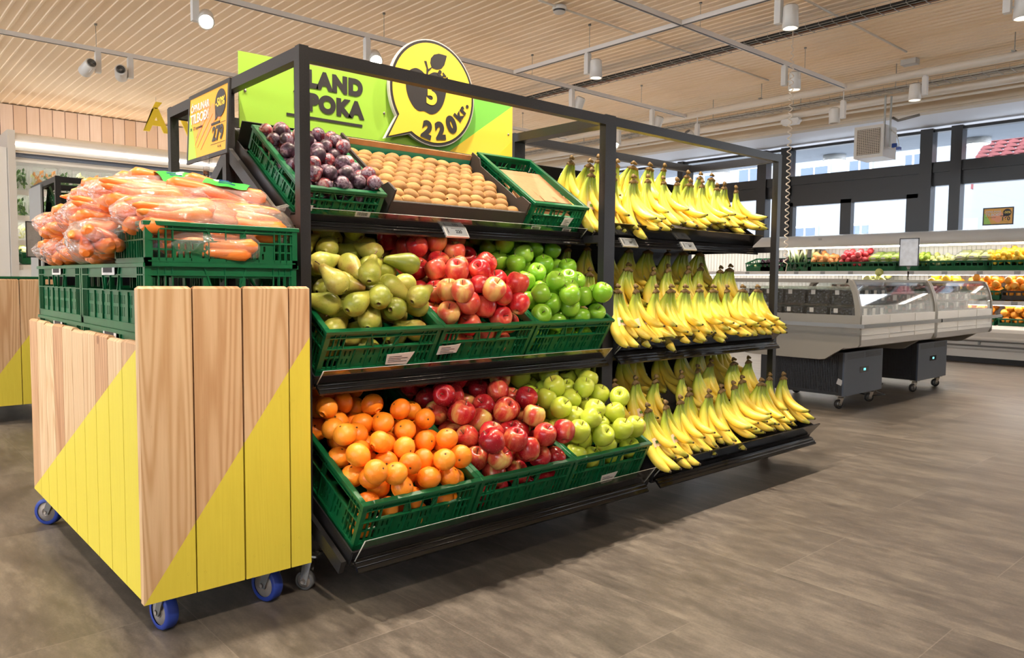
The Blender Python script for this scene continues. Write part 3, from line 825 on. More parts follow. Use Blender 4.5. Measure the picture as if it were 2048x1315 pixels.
# coiled cord
pts = []
for k in range(0, 34 * 12):
    a = k / 12 * 2 * PI; z = 2.80 - (2.80 - 1.0) * (k / (34 * 12)); rr = 0.015 * min(1, 0.35 + k / 60)
    pts.append((4.98 + rr * math.cos(a), 1.31 + rr * math.sin(a), z))
o = MB().tube([(4.98, 1.31, 2.9)] + pts + [(4.98, 1.31, 0.93)], 0.0042, 6).build('coiled_cord', M['cord'])
tag(o, 'cream coiled power cord hanging from the cable tray', 'cord')

# yellow letters over the left cabinet
for ch, xx in (('Á', 2.09), ('V', 2.47), ('E', 2.85), ('X', 3.20), ('T', 3.55), ('I', 3.80), ('R', 4.05)):
    pos = {'Á': 'accented A, first', 'V': 'V, second'}.get(ch)
    o = text(ch, 0.385, M['letter_yellow'], None, T(xx, 8.0, 2.628) @ FRONT, 0.035, 0.012, name='wall_letter', ay='BOTTOM_BASELINE')
    tag(o, ('yellow hanging letter %s over the left cabinet' % pos) if pos else 'yellow hanging letter %s mostly hidden behind the green sign' % ch, 'letter')
    bb = MB().tube([(xx, 8.0, 2.88), (xx, 8.0, CZ)], 0.0015, 5)
    w = bb.build('hanging_wire', M['galv'], o); w.matrix_parent_inverse = o.matrix_world.inverted() if False else (T(xx, 8.0, 2.628) @ FRONT).inverted()
# ================================================================== RACKS
H = 1.473
P = 0.03
def post(x, y, par, z0=0.10, z1=H):
    b = MB(); b.box(x, x + P, y, y + P, z0, z1); b.box(x + .002, x + P - .002, y + .002, y + P - .002, z1, z1 + 0.004)
    return b.build('post', M['black'], par)
def rail(x0, x1, y0, y1, z0, z1, par):
    return MB().box(x0, x1, y0, y1, z0, z1).build('rail', M['black'], par)
def caster(par, x, y, rot, r=0.03, mats=('dark_rubber', 'chrome'), w=0.022, top=0.1, name='caster', hub='hub'):
    """swivel caster: wheel touching the floor under a fork and plate; a part with wheel sub-part"""
    mt = T(x, y, 0) @ RZ(rot)
    b = MB()
    b.box(-0.028, 0.028, -0.022, 0.022, top - 0.006, top, mt)
    b.lathe([(0, top - 0.016), (0.018, top - 0.016), (0.018, top - 0.006), (0, top - 0.006)], 14, mt)
    off = r * 0.55
    for s in (-1, 1):
        yy = s * (w / 2 + 0.004)
        b.prism([(-0.012, top - 0.016), (0.014, top - 0.016), (off + 0.01, r - 0.008), (off - 0.01, r - 0.008)], yy - 0.0015, yy + 0.0015, 'y', mt)
    b.box(-0.012, 0.014, -w / 2 - 0.005, w / 2 + 0.005, top - 0.019, top - 0.015, mt)
    c = b.build(name, M[mats[1]], par)
    wm = mt @ T(off, 0, r) @ RX(PI / 2)
    b = MB(); b.lathe([(r * .72, -w / 2), (r * 0.94, -w / 2), (r, -w / 2 + 0.004), (r, w / 2 - 0.004), (r * 0.94, w / 2), (r * .72, w / 2)], 24, wm)
    b.build('tyre', M[mats[0]], c)
    b = MB(); b.lathe([(0, -w / 2 + 0.001), (r * .3, -w / 2 - .001), (r * .34, -w / 2 + .004), (r * .74, -w / 2 + 0.003), (r * .74, w / 2 - 0.003), (r * .34, w / 2 - .004), (r * .3, w / 2 + .001), (0, w / 2 - 0.001)], 24, wm)
    b.lathe([(0, -w / 2 - 0.008), (0.006, -w / 2 - 0.008), (0.006, w / 2 + 0.008), (0, w / 2 + 0.008)], 8, wm)
    b.build('wheel_hub', M[hub], c)
    return c

# (front-bottom edge Y, Z, tilt, length, acrylic lip height, lip lean)
TRAYS = {'bottom': (-0.200, 0.148, R(25), 0.66, 0.095), 'middle': (-0.002, 0.583, R(31), 0.56, 0.068), 'top': (0.128, 1.035, R(33.5), 0.45, 0.062)}
def tray_mtx(which, x=0.0, mirror=False):
    y0, z0, a, L, lip = TRAYS[which]
    mt = T(x, y0, z0) @ RX(a)
    if mirror:
        mt = T(1.25, 1.05, 0) @ RZ(PI) @ mt
    return mt
def tray(par, which, clear_lip=True, mirror=False, tag_dir=1):
    y0, z0, a, L, lip = TRAYS[which]
    mt = tray_mtx(which, 0, mirror)
    b = MB()
    b.box(0.034, 1.216, 0, L, -0.014, -0.001, mt)
    side = 0.03 if clear_lip else 0.055
    for x0 in (0.032, 1.214):
        b.box(x0, x0 + 0.004, 0, L, -0.03, side if not clear_lip else 0.012, mt)
    b.box(0.034, 1.216, -0.004, 0.0, -0.03, 0.014, mt)
    b.box(0.034, 1.216, L - 0.004, L, -0.014, 0.08, mt)
    tr = b.build('tray', M['black'], par)
    # price rail: ribbed strip below the front edge, facing the shopper
    b = MB()
    rl = mt @ RX(-a)        # upright frame at the front edge
    poly = [(0.0, -0.010), (-0.012, -0.008), (-0.036, -0.034), (-0.034, -0.039), (-0.029, -0.036), (-0.008, -0.016), (0.0, -0.018)]
    b.prism(poly, 0.034, 1.216, 'x', rl)
    for f in (0.25, 0.62):
        yy = -0.012 - 0.024 * f; zz = -0.008 - 0.026 * f
        b.tube([(0.034, yy - 0.001, zz + 0.001), (1.216, yy - 0.001, zz + 0.001)], 0.0022, 6, mtx=rl)
    b.build('price_rail', M['black_gloss'], tr)
    # lip
    ln = lip
    dy, dz = -ln * math.sin(R(13)), ln * math.cos(R(13))
    b = MB()
    if clear_lip:
        mt = mt @ T(0, -0.010, -0.014)
        b.prism([(-0.006, 0.0), (-0.006 + dy, dz), (-0.003 + dy, dz), (-0.003, 0.0)], 0.036, 1.214, 'x', mt)
        b.build('clear_lip', M['acrylic'], par)
        b = MB()
        b.tube([(0.036, -0.0045, 0.0), (0.036, -0.0045 + dy, dz)], 0.0016, 6, mtx=mt)
        b.tube([(1.214, -0.0045, 0.0), (1.214, -0.0045 + dy, dz)], 0.0016, 6, mtx=mt)
        b.tube([(0.036, -0.0045 + dy, dz), (1.214, -0.0045 + dy, dz)], 0.0009, 6, mtx=mt)
        b.build('lip_edge', M['acrylic_edge'], par)
    else:
        ln = 0.08; dy, dz = -ln * math.sin(R(16)), ln * math.cos(R(16))
        b.prism([(-0.002, 0.0), (-0.002 + dy, dz), (0.004 + dy, dz), (0.003, 0.0)], 0.036, 1.214, 'x', mt)
        b.build('front_lip', M['black_gloss'], par)
        b = MB(); b.tube([(0.036, -0.003, 0.0), (0.036, -0.002 + dy, dz)], 0.0022, 6, mtx=mt); b.build('lip_edge', M['acrylic_edge'], par)
    return tr

def arms(par, mirror=False, xs=(0.0, 1.22)):
    base = T(1.25, 1.05, 0) @ RZ(PI) if mirror else Matrix.Identity(4)
    for x0 in xs:
        for z in (1.005, 0.60):
            MB().box(x0 + 0.004, x0 + 0.026, P, 0.51, z, z + 0.028, base).build('shelf_arm', M['black'], par)
        for w_ in ('top', 'bottom'):
            L = TRAYS[w_][3]
            MB().box(x0 + 0.008, x0 + 0.022, 0.02 if w_ == 'top' else 0.0, L, -0.052, -0.014, base @ tray_mtx(w_)).build('sloping_arm', M['black'], par)
        for z in (1.019, 0.614):
            MB().lathe([(0, 0), (0.007, 0), (0.005, 0.004), (0, 0.005)], 10, base @ T(x0 if x0 else x0 + .004, 0.495, z) @ RY(-PI / 2)).build('bolt', M['chrome'], par)

def rack(name, label, ox, oy=0.0, double=True, clear_lip=True, xleft=True, center_rail=False, closed_end=False):
    t = thing(name, label, 'display rack', (ox, oy, 0))
    ys = [0.0, 0.505] + ([1.02] if double else [])
    for yy in ys:
        post(0, yy, t); post(1.22, yy, t)
    D = 1.05 if double else 0.535
    rail(P, 1.22, 0, P, H - 0.034, H, t)
    rail(P, 1.22, 0.505, 0.535, H - 0.034, H, t) if center_rail else None
    if double: rail(P, 1.22, 1.02, 1.05, H - 0.034, H, t)
    for x0 in (0, 1.22):
        rail(x0, x0 + P, P, 0.505, H - 0.034, H, t)
        if double: rail(x0, x0 + P, 0.535, 1.02, H - 0.034, H, t)
        rail(x0, x0 + P, P, D - P, 0.105, 0.135, t)
    rail(P, 1.22, 0.0, P, 0.105, 0.135, t)
    if double: rail(P, 1.22, 1.02, 1.05, 0.105, 0.135, t)
    b = MB(); b.box(P, 1.22, 0.508, 0.53, 0.12, 1.27)
    for k in range(22): b.box(P, 1.22, 0.504, 0.508, 0.14 + k * 0.051, 0.175 + k * 0.051)
    b.build('back_panel', M['dark_panel'], t)
    for w in ('bottom', 'middle', 'top'):
        tray(t, w, clear_lip)
    arms(t)
    if double:
        for w in ('bottom', 'middle', 'top'): tray(t, w, clear_lip, True)
        arms(t, True)
    for (cx, cy, rr) in ((0.02, -0.0 if clear_lip else 0.01, 2.2), (1.22, 0.02, 2.6), (0.05, D - 0.03, 0.4), (1.2, D - 0.03, 1.0)):
        caster(t, cx, cy, rr, 0.027, ('grey_rubber', 'chrome'), 0.02, 0.105)
    return t
rack1 = rack('display_rack', 'double-sided black metal fruit rack with green crates, under the green sign', 0.0, 0.0, True)
rack2 = rack('display_rack', 'black metal rack of three sloping trays filled with bananas', 1.25, 0.0, False, clear_lip=False, center_rail=True)
# far rack beyond the carrot cart
rack3 = rack('display_rack', 'black rack with a grey end board far behind the carrot bags', 0.114, 3.5, False, center_rail=True)
b = MB(); b.box(-0.012, -0.001, 0.38, 0.76, 0.1, 1.455); b.build('end_board', M['lightgrey'], rack3)
b = MB(); b.box(0.0, 0.03, 0.535, 0.76, H - 0.034, H); b.box(0, 0.03, 0.73, 0.76, 0.1, H - .034); b.build('rail', M['black'], rack3)
b = MB(); b.box(0.03, 1.22, 0.03, 0.05, 1.30, 1.345); b.build('rail', M['black'], rack3)

# ================================================================== CRATES
def perf(b, u0, u1, v0, v1, holes, fn):
    """wall cut by rectangular holes; fn(ua, ub, va, vb) adds one solid cell"""
    us = sorted({u0, u1, *[h[0] for h in holes], *[h[1] for h in holes]}); vs = sorted({v0, v1, *[h[2] for h in holes], *[h[3] for h in holes]})
    us = [u for u in us if u0 <= u <= u1]; vs = [v for v in vs if v0 <= v <= v1]
    for va, vb in zip(vs, vs[1:]):
        run = None
        for ua, ub in zip(us, us[1:]):
            um, vm = (ua + ub) / 2, (va + vb) / 2
            solid = not any(h[0] < um < h[1] and h[2] < vm < h[3] for h in holes)
            if solid: run = (run[0], ub) if run else (ua, ub)
            elif run: fn(run[0], run[1], va, vb); run = None
        if run: fn(run[0], run[1], va, vb)
def crate(w, d, h, label, cat='crate', group=None, style='a'):
    """folding green produce crate, base front-left corner at the origin"""
    t = thing('produce_crate', label, cat, group=group)
    th = 0.005
    b = MB()
    hol = []
    nx = max(3, int(w / 0.05)); ny = max(3, int(d / 0.05))
    for i in range(nx):
        for j in range(ny):
            x0 = 0.02 + (w - 0.04) * i / nx; y0 = 0.02 + (d - 0.04) * j / ny
            hol.append((x0 + 0.006, x0 + (w - 0.04) / nx - 0.006, y0 + 0.015, y0 + (d - 0.04) / ny - 0.015))
    perf(b, 0.006, w - 0.006, 0.006, d - 0.006, hol, lambda a, c, e, f: b.box(a, c, e, f, 0.006, 0.012))
    b.build('base', M['crate'], t)
    def wall(L, mt):
        """a wall of length L along local x, outer face at y=0, inside at +y"""
        b = MB()
        holes = []
        cw = 0.062
        # slotted lower band
        n = int((L - 2 * cw) / 0.0155)
        for k in range(n):
            x0 = cw + 0.008 + k * (L - 2 * cw - 0.01) / n
            if k % 4 == 3: continue
            holes.append((x0, x0 + 0.0052, 0.20 * h, 0.34 * h)); 
            holes.append((x0 + 0.004, x0 + 0.0092, 0.39 * h, 0.52 * h))
        # hand-hold band
        cuts = [(cw, L * 0.36), (L * 0.40, L * 0.60), (L * 0.64, L - cw)]
        for a, c in cuts: holes.append((a, c, 0.60 * h, 0.79 * h))
        # corner lattices
        for s in (0, 1):
            for k in range(3):
                x0 = (0.016 + k * 0.0155) if not s else (L - 0.016 - (k + 1) * 0.0155)
                for (z0, z1) in ((0.16, 0.36), (0.40, 0.58), (0.62, 0.82)):
                    holes.append((x0 + 0.002, x0 + 0.0135, z0 * h, z1 * h))
        perf(b, 0.006, L - 0.006, 0.02, h - 0.008, holes, lambda a, c, e, f: b.box(a, c, 0.004, 0.004 + th, e, f, mt))
        # outer ribs and bars
        for zz in (0.10, 0.575, 0.82):
            b.box(0.006, L - 0.006, -0.001, 0.004, zz * h, zz * h + 0.003, mt)
        for k in range(7):
            x0 = cw + (L - 2 * cw) * k / 6
            b.box(x0 - 0.0012, x0 + 0.0012, 0.0, 0.004, 0.10 * h, (0.575 if k % 3 else 0.95) * h, mt)
        for x0 in (0.030, 0.046, L - 0.046, L - 0.030):
            b.box(x0 - 0.001, x0 + 0.001, 0.0, 0.004, 0.08 * h, 0.95 * h, mt)
        # foot band
        b.box(0.0, L, 0.0, 0.007, 0.0, 0.02, mt)
        for s in (-1, 1):   # diagonal braces
            xa = L / 2 + s * L * 0.14
            b.prism([(xa, h * 0.95), (xa + 0.004, h * 0.95), (xa - s * 0.02 + 0.004, h * 0.58), (xa - s * 0.02, h * 0.58)], 0.0, 0.004, 'y', mt)
        return b
    wall(w, Matrix.Identity(4)).build('side_panel', M['crate'], t)
    wall(w, T(w, d, 0) @ RZ(PI)).build('side_panel', M['crate'], t)
    wall(d, T(0, d, 0) @ RZ(-PI / 2)).build('side_panel', M['crate'], t)
    wall(d, T(w, 0, 0) @ RZ(PI / 2)).build('side_panel', M['crate'], t)
    b = MB()
    e = 0.004
    z0, z1 = h - 0.010, h
    b.cbox(-e, w + e, -e, 0.012, z0, z1, 0.0015); b.cbox(-e, w + e, d - 0.012, d + e, z0, z1, 0.0015)
    b.cbox(-e, 0.012, 0.012, d - 0.012, z0, z1, 0.0015); b.cbox(w - 0.012, w + e, 0.012, d - 0.012, z0, z1, 0.0015)
    for (xx, yy) in ((0, 0), (w - 0.014, 0), (0, d - 0.014), (w - 0.014, d - 0.014)):
        b.box(xx, xx + 0.014, yy, yy + 0.014, 0.0, z0)
    b.build('rim', M['crate'], t)
    return t
def barcode(par, x, z, w=0.055, hgt=0.02, mt=None, y=-0.002, word=None):
    mt = mt or Matrix.Identity(4)
    b = MB(); b.box(x, x + w, y - 0.0012, y, z, z + hgt, mt); lab = b.build('label', M['paper'], par)
    lab['label'] = 'white barcode sticker'
    b = MB(); q = x + w * 0.12; r_ = random.Random(int(x * 1000) + 3)
    while q < x + w * 0.82:
        ww = r_.choice((0.0006, 0.001, 0.0016)); b.box(q, q + ww, y - 0.0016, y - 0.0012, z + hgt * 0.25, z + hgt * 0.85, mt); q += ww + r_.choice((0.0008, 0.0013))
    b.build('bars', M['barink'], lab)
    return lab
def torn_label(par, pts, mt, y=-0.006):
    b = MB(); b.prism(pts, y - 0.001, y, 'y', mt); l = b.build('label', M['paper'], par); l['label'] = 'torn white paper label'
    xs = [p[0] for p in pts]; zs = [p[1] for p in pts]
    b = MB(); x0, x1, z1 = min(xs) + 0.01, max(xs) - 0.012, max(zs) - 0.014
    for k in range(4): b.box(x0, x0 + (x1 - x0) * (0.9 if k % 2 else 0.6), y - 0.0016, y - 0.001, z1 - 0.006 * k, z1 - 0.006 * k + 0.0016, mt)
    b.build('print', M['barink'], l)
    return l
CW, CD, CH = 0.382, 0.58, 0.150
XS = (0.043, 0.434, 0.825)
crates = {}
names = {('bottom', 0): 'green crate of clementines, bottom left of the fruit rack', ('bottom', 1): 'green crate of red apples, middle of the bottom shelf', ('bottom', 2): 'green crate of yellow-green apples on the bottom shelf',
         ('middle', 0): 'green crate of pears on the middle shelf', ('middle', 1): 'green crate of blushed red apples, middle of the middle shelf', ('middle', 2): 'green crate of bright green apples on the middle shelf'}
src = None
for which in ('bottom', 'middle'):
    for i, x in enumerate(XS):
        mt = tray_mtx(which, x) @ T(0, 0.016, 0.0)
        if src is None:
            src = crate(CW, CD, CH, names[(which, i)], group='green crates on the two lower shelves'); src.matrix_world = mt; c = src
        else:
            c = dup(src, mt, names[(which, i)])
        crates[(which, i)] = (c, mt)
torn_label(crates[('middle', 0)][0], [(0.215, 0.028), (0.29, 0.024), (0.305, 0.068), (0.21, 0.064)], Matrix.Identity(4))
torn_label(crates[('middle', 1)][0], [(0.0, 0.05), (0.075, 0.054), (0.08, 0.088), (0.06, 0.084), (0.0, 0.082)], Matrix.Identity(4))
torn_label(crates[('bottom', 2)][0], [(0.14, 0.045), (0.15, 0.036), (0.20, 0.038), (0.212, 0.062), (0.215, 0.075), (0.135, 0.072)], Matrix.Identity(4), y=-0.022)
# half crates on the top shelf
mt = tray_mtx('top', 0.046) @ T(0, 0.006, 0)
plum_crate = crate(0.272, 0.385, 0.095, 'small green crate of plums on the top shelf', group='small green crates on the top shelf'); plum_crate.matrix_world = mt; plum_m = mt
barcode(plum_crate, 0.19, 0.012, 0.05, 0.018); l = barcode(plum_crate, 0.02, 0.02, 0.028, 0.018)
mt = tray_mtx('top', 0.93) @ T(0, 0.006, 0)
bag_crate = crate(0.275, 0.385, 0.118, 'small green crate of folded brown paper bags on the top shelf', group='small green crates on the top shelf'); bag_crate.matrix_world = mt; bagc_m = mt
barcode(bag_crate, 0.03, 0.008, 0.045, 0.016); barcode(bag_crate, 0.19, 0.008, 0.045, 0.016)
torn_label(bag_crate, [(0.165, 0.038), (0.205, 0.036), (0.215, 0.072), (0.17, 0.07)], Matrix.Identity(4))
# mirrored crates on the far side of rack 1 (seen through its left end)
for k, (wh, x) in enumerate((('top', 0.85), ('middle', 0.825), ('top', 0.45))):
    if wh == 'top':
        dup(plum_crate, tray_mtx('top', x, True) @ T(0, 0.006, 0), ['small green crate tilted away on the far side of the rack', '', 'second green crate on the far side of the rack, behind the sign'][k], 'green crates on the far side of the rack')
    else:
        dup(src, tray_mtx('middle', x, True) @ T(0, 0.016, 0), 'large green crate on the middle shelf of the rack\'s far side', 'green crates on the far side of the rack')
# kiwi carton
kmt = tray_mtx('top', 0.340) @ T(0, -0.002, 0)
kw, kd, kh = 0.565, 0.39, 0.088
t = thing('cardboard_tray', 'dark printed cardboard tray of kiwis on the top shelf', 'carton', mtx=kmt)
carton = t
b = MB(); b.box(0, kw, 0, kd, 0, 0.004); b.build('base', M['card_in'], t)
def kpanel(L, hh, mt, nm, notch=False):
    b = MB()
    poly = [(0, 0), (L, 0), (L, hh), (0, hh)] if not notch else [(0, 0), (L, 0), (L, hh + .02), (L - 0.05, hh + .02), (L - 0.07, hh), (0.07, hh), (0.05, hh + .02), (0, hh + .02)]
    b.prism(poly, 0.0, 0.003, 'y', mt); o = b.build(nm, M['card_out'], t)
    b = MB(); b.prism([(u + (0.001 if u < L / 2 else -0.001), v + 0.001) for u, v in poly], 0.003, 0.007, 'y', mt); b.build('inner_face', M['card_in' if nm == 'back_panel' else 'card_out'], o)
    return o
kpanel(kw, kh - 0.012, Matrix.Identity(4), 'front_panel')
kpanel(kw, kh + 0.014, T(kw, kd, 0) @ RZ(PI), 'back_panel')
kpanel(kd, kh + 0.006, T(0, kd, 0) @ RZ(-PI / 2), 'side_panel', True)
kpanel(kd, kh + 0.006, T(kw, 0, 0) @ RZ(PI / 2), 'side_panel', True)
b = MB(); b.box(0.007, kw - .007, kd - 0.075, kd - 0.008, kh * .5, kh * .5 + .003); b.box(0.008, kw - .008, kd - 0.010, kd - 0.008, kh * .5, kh - 0.005); b.build('tray_liner', M['teal'], t)
# folded paper bags
for k in range(9):
    x0 = 0.03 + (k % 3) * 0.074 + 0.004 * (k // 3); s = k // 3
    b = MB(); hh = 0.155
    b.prism([(0, 0), (0.075, 0), (0.078, 0.006), (0.078, 0.009), (0, 0.007)], 0, 0.23, 'y')
    b.box(-0.001, 0.079, 0.0, 0.04, 0.009, 0.011)
    o = b.build('paper_bag', M['kraft'], mtx=bagc_m @ T(x0 + (0.012 if k % 3 == 1 else 0), 0.05 + 0.012 * s, 0.040 + s * 0.020) @ RX(R(12 - 5 * s)) @ RZ(R(rnd.uniform(-2, 3))))
    tag(o, 'folded brown paper bag in the small green crate on the top shelf', 'paper bag', 'folded brown paper bags')
# price tags on rails
def price_tag(x, which, txt, label, ox=0.0):
    y0, z0, a, L, lip = TRAYS[which]
    mt = T(ox + x, y0 - 0.027, z0 - 0.018) @ RX(R(-34))
    t = thing('price_tag', label, 'price tag', mtx=mt)
    b = MB(); b.cbox(-0.048, 0.048, -0.021, 0.021, -0.004, 0.004, 0.0015, RX(PI / 2)); b.build('case', M['white'], t)
    b = MB(); b.box(-0.041, 0.041, -0.0052, -0.004, -0.0165, 0.0165); b.build('screen', plain('e_ink_screen', srgb(176, 182, 186), 0.4), t)
    text(txt, 0.017, M['ink'], t, T(0.008, -0.0056, -0.003) @ FRONT, 0.03, 0.0002, name='price')
    b = MB(); b.box(-0.02, 0.03, -0.0056, -0.0052, 0.009, 0.0105); b.box(-0.037, -0.034, -0.0056, -0.0052, -0.01, 0.012); b.build('small_print', M['barink'], t)
price_tag(0.60, 'top', '220', 'white electronic price tag reading 220 under the kiwis')
price_tag(0.235, 'top', '389', 'white price tag beside the middle posts, under the bananas', 1.25)
price_tag(0.645, 'top', '369', 'white price tag at the middle of the top banana shelf', 1.25)

# ================================================================== SIGNS
sg = thing('price_banner', 'lime green board reading BLAND I POKA above the top shelf', 'sign', (0, 0.497, 0))
b = MB(); b.prism([(0.042, 1.335), (0.042, 1.573), (1.198, 1.588), (1.198, 1.335)], 0.0, 0.006, 'y'); b.build('board', M['sign_green'], sg)
b = MB(); b.prism([(0.846, 1.335), (0.80, 1.335), (0.80, 1.5829), (1.1975, 1.588), (1.1975, 1.578)], -0.0008, 0.0, 'y'); b.build('green_wedge', M['sign_green2'], sg)
b = MB(); b.prism([(0.838, 1.335), (1.1978, 1.335), (1.1978, 1.580)], -0.0014, -0.0006, 'y'); b.build('yellow_wedge', M['sign_yellow'], sg)
b = MB(); b.prism([(1.075, 1.335), (1.1979, 1.335), (1.1979, 1.44)], -0.0018, -0.0012, 'y'); b.build('dark_yellow_wedge', plain('deep_yellow_print', srgb(236, 206, 60), 0.35), sg)
text('BLAND', 0.073, M['ink'], sg, T(0.485, -0.0012, 1.527) @ FRONT, 0.075, 0.0004, align='RIGHT', space=1.14)
text('Í POKA', 0.073, M['ink'], sg, T(0.485, -0.0012, 1.450) @ FRONT, 0.075, 0.0004, align='RIGHT', space=1.14)
b = MB(); b.box(0.20, 0.485, -0.0016, -0.0004, 1.396, 1.405); b.build('underline', M['ink'], sg)
for x, z in ((0.061, 1.453), (0.576, 1.459), (1.176, 1.462)):
    b = MB(); b.lathe([(0, 0), (0.005, 0), (0.003, 0.003), (0, 0.003)], 10, T(x, -0.001, z) @ RX(PI / 2)); b.build('screw', M['chrome'], sg)
b = MB(); b.box(0.06, 1.19, 0.006, 0.018, 1.36, 1.38); b.box(0.06, 1.19, 0.006, 0.018, 1.50, 1.52); b.build('mounting_rail', M['black'], sg)

bub = thing('price_bubble', 'round yellow speech-bubble sign with a black apple and the price 220 kr.', 'sign', (0, 0.472, 0))
cx, cz, rr = 0.7775, 1.559, 0.192
def bubble(r, grow):
    pts = []
    a0, a1 = R(213), R(237)
    n = 60
    for k in range(n + 1):
        a = a1 + (2 * PI - (a1 - a0)) * k / n
        pts.append((cx + r * math.cos(a), cz + r * math.sin(a)))
    tail = (0.5665 + grow * 0.9, 1.368 + grow * 0.55)
    return pts + [tail]
b = MB(); b.prism(bubble(rr + 0.004, -0.004), 0.001, 0.016, 'y'); b.build('backing_board', M['offwhite'], bub)
b = MB(); b.prism(bubble(rr, 0), 0.0, 0.001, 'y'); b.build('black_outline', M['ink'], bub)
b = MB(); b.prism(bubble(rr - 0.0095, 0.014), -0.001, 0.0, 'y'); b.build('yellow_face', M['sign_yellow'], bub)
def spline(ctrl, n=6):
    out = []; m_ = len(ctrl)
    for i in range(m_):
        p0, p1, p2, p3 = [Vector(ctrl[(i + k - 1) % m_]) for k in range(4)]
        for j in range(n):
            u = j / n
            q = 0.5 * ((2 * p1) + (p2 - p0) * u + (2 * p0 - 5 * p1 + 4 * p2 - p3) * u * u + (3 * p1 - p0 - 3 * p2 + p3) * u ** 3)
            out.append((q.x, q.y))
    return out
apple = spline([(0.744, 1.618), (0.722, 1.632), (0.694, 1.637), (0.665, 1.620), (0.652, 1.580), (0.660, 1.535), (0.684, 1.498), (0.710, 1.484), (0.735, 1.487), (0.762, 1.480), (0.790, 1.489), (0.818, 1.520), (0.834, 1.566), (0.832, 1.604), (0.812, 1.632), (0.782, 1.638), (0.757, 1.626)], 5)
b = MB(); b.prism(apple, -0.002, -0.0008, 'y'); b.build('apple_silhouette', M['ink'], bub)
leaf = spline([(0.776, 1.655), (0.763, 1.672), (0.774, 1.698), (0.803, 1.711), (0.822, 1.711)], 5)[:-10] + [(0.838, 1.709)] + spline([(0.838, 1.709), (0.832, 1.690), (0.822, 1.667), (0.800, 1.651), (0.776, 1.653)], 5)[:20]
b = MB(); b.prism([(0.768, 1.652), (0.761, 1.668), (0.764, 1.686), (0.778, 1.702), (0.800, 1.710), (0.820, 1.710), (0.838, 1.709), (0.833, 1.692), (0.826, 1.672), (0.812, 1.656), (0.792, 1.650), (0.778, 1.650)], -0.002, -0.0008, 'y')
b.prism([(0.743, 1.615), (0.749, 1.614), (0.752, 1.634), (0.766, 1.648), (0.770, 1.656), (0.752, 1.644), (0.744, 1.672), (0.733, 1.670), (0.744, 1.645)], -0.002, -0.0008, 'y')
b.build('leaf', M['ink'], bub)
text('5', 0.100, M['sign_yellow'], bub, T(0.768, -0.0028, 1.549) @ FRONT, 0.045, 0.0004, name='number')
for ch, x, z, ro, sz in (('2', 0.746, 1.417, 13, 0.082), ('2', 0.808, 1.421, -8, 0.082), ('0', 0.862, 1.452, -26, 0.082), ('k', 0.896, 1.490, -52, 0.052), ('r', 0.915, 1.517, -60, 0.052), ('.', 0.926, 1.540, -68, 0.052),
                      ('S', 0.803, 1.638, 30, 0.028), ('T', 0.820, 1.629, 40, 0.028), ('K', 0.836, 1.616, 50, 0.028), ('Í', 0.850, 1.600, 66, 0.024), ('P', 0.857, 1.586, 76, 0.024)):
    rr_ = -ro if ch in 'STKÍP' else (-ro if ch == '2' and x < 0.78 else -ro)
    ang = {'2': (-13 if x < 0.78 else 8), '0': 26, 'k': 56, 'r': 60, '.': 66}.get(ch, -ro)
    text(ch, sz, M['ink'], bub, T(x, -0.0022, z) @ RY(R(-ang)) @ FRONT, 0.07, 0.0004, name='price_character')
b = MB(); b.box(0.70, 0.715, 0.016, 0.024, 1.40, 1.42); b.box(0.86, 0.875, 0.016, 0.024, 1.50, 1.52); b.build('spacer', M['black'], bub)

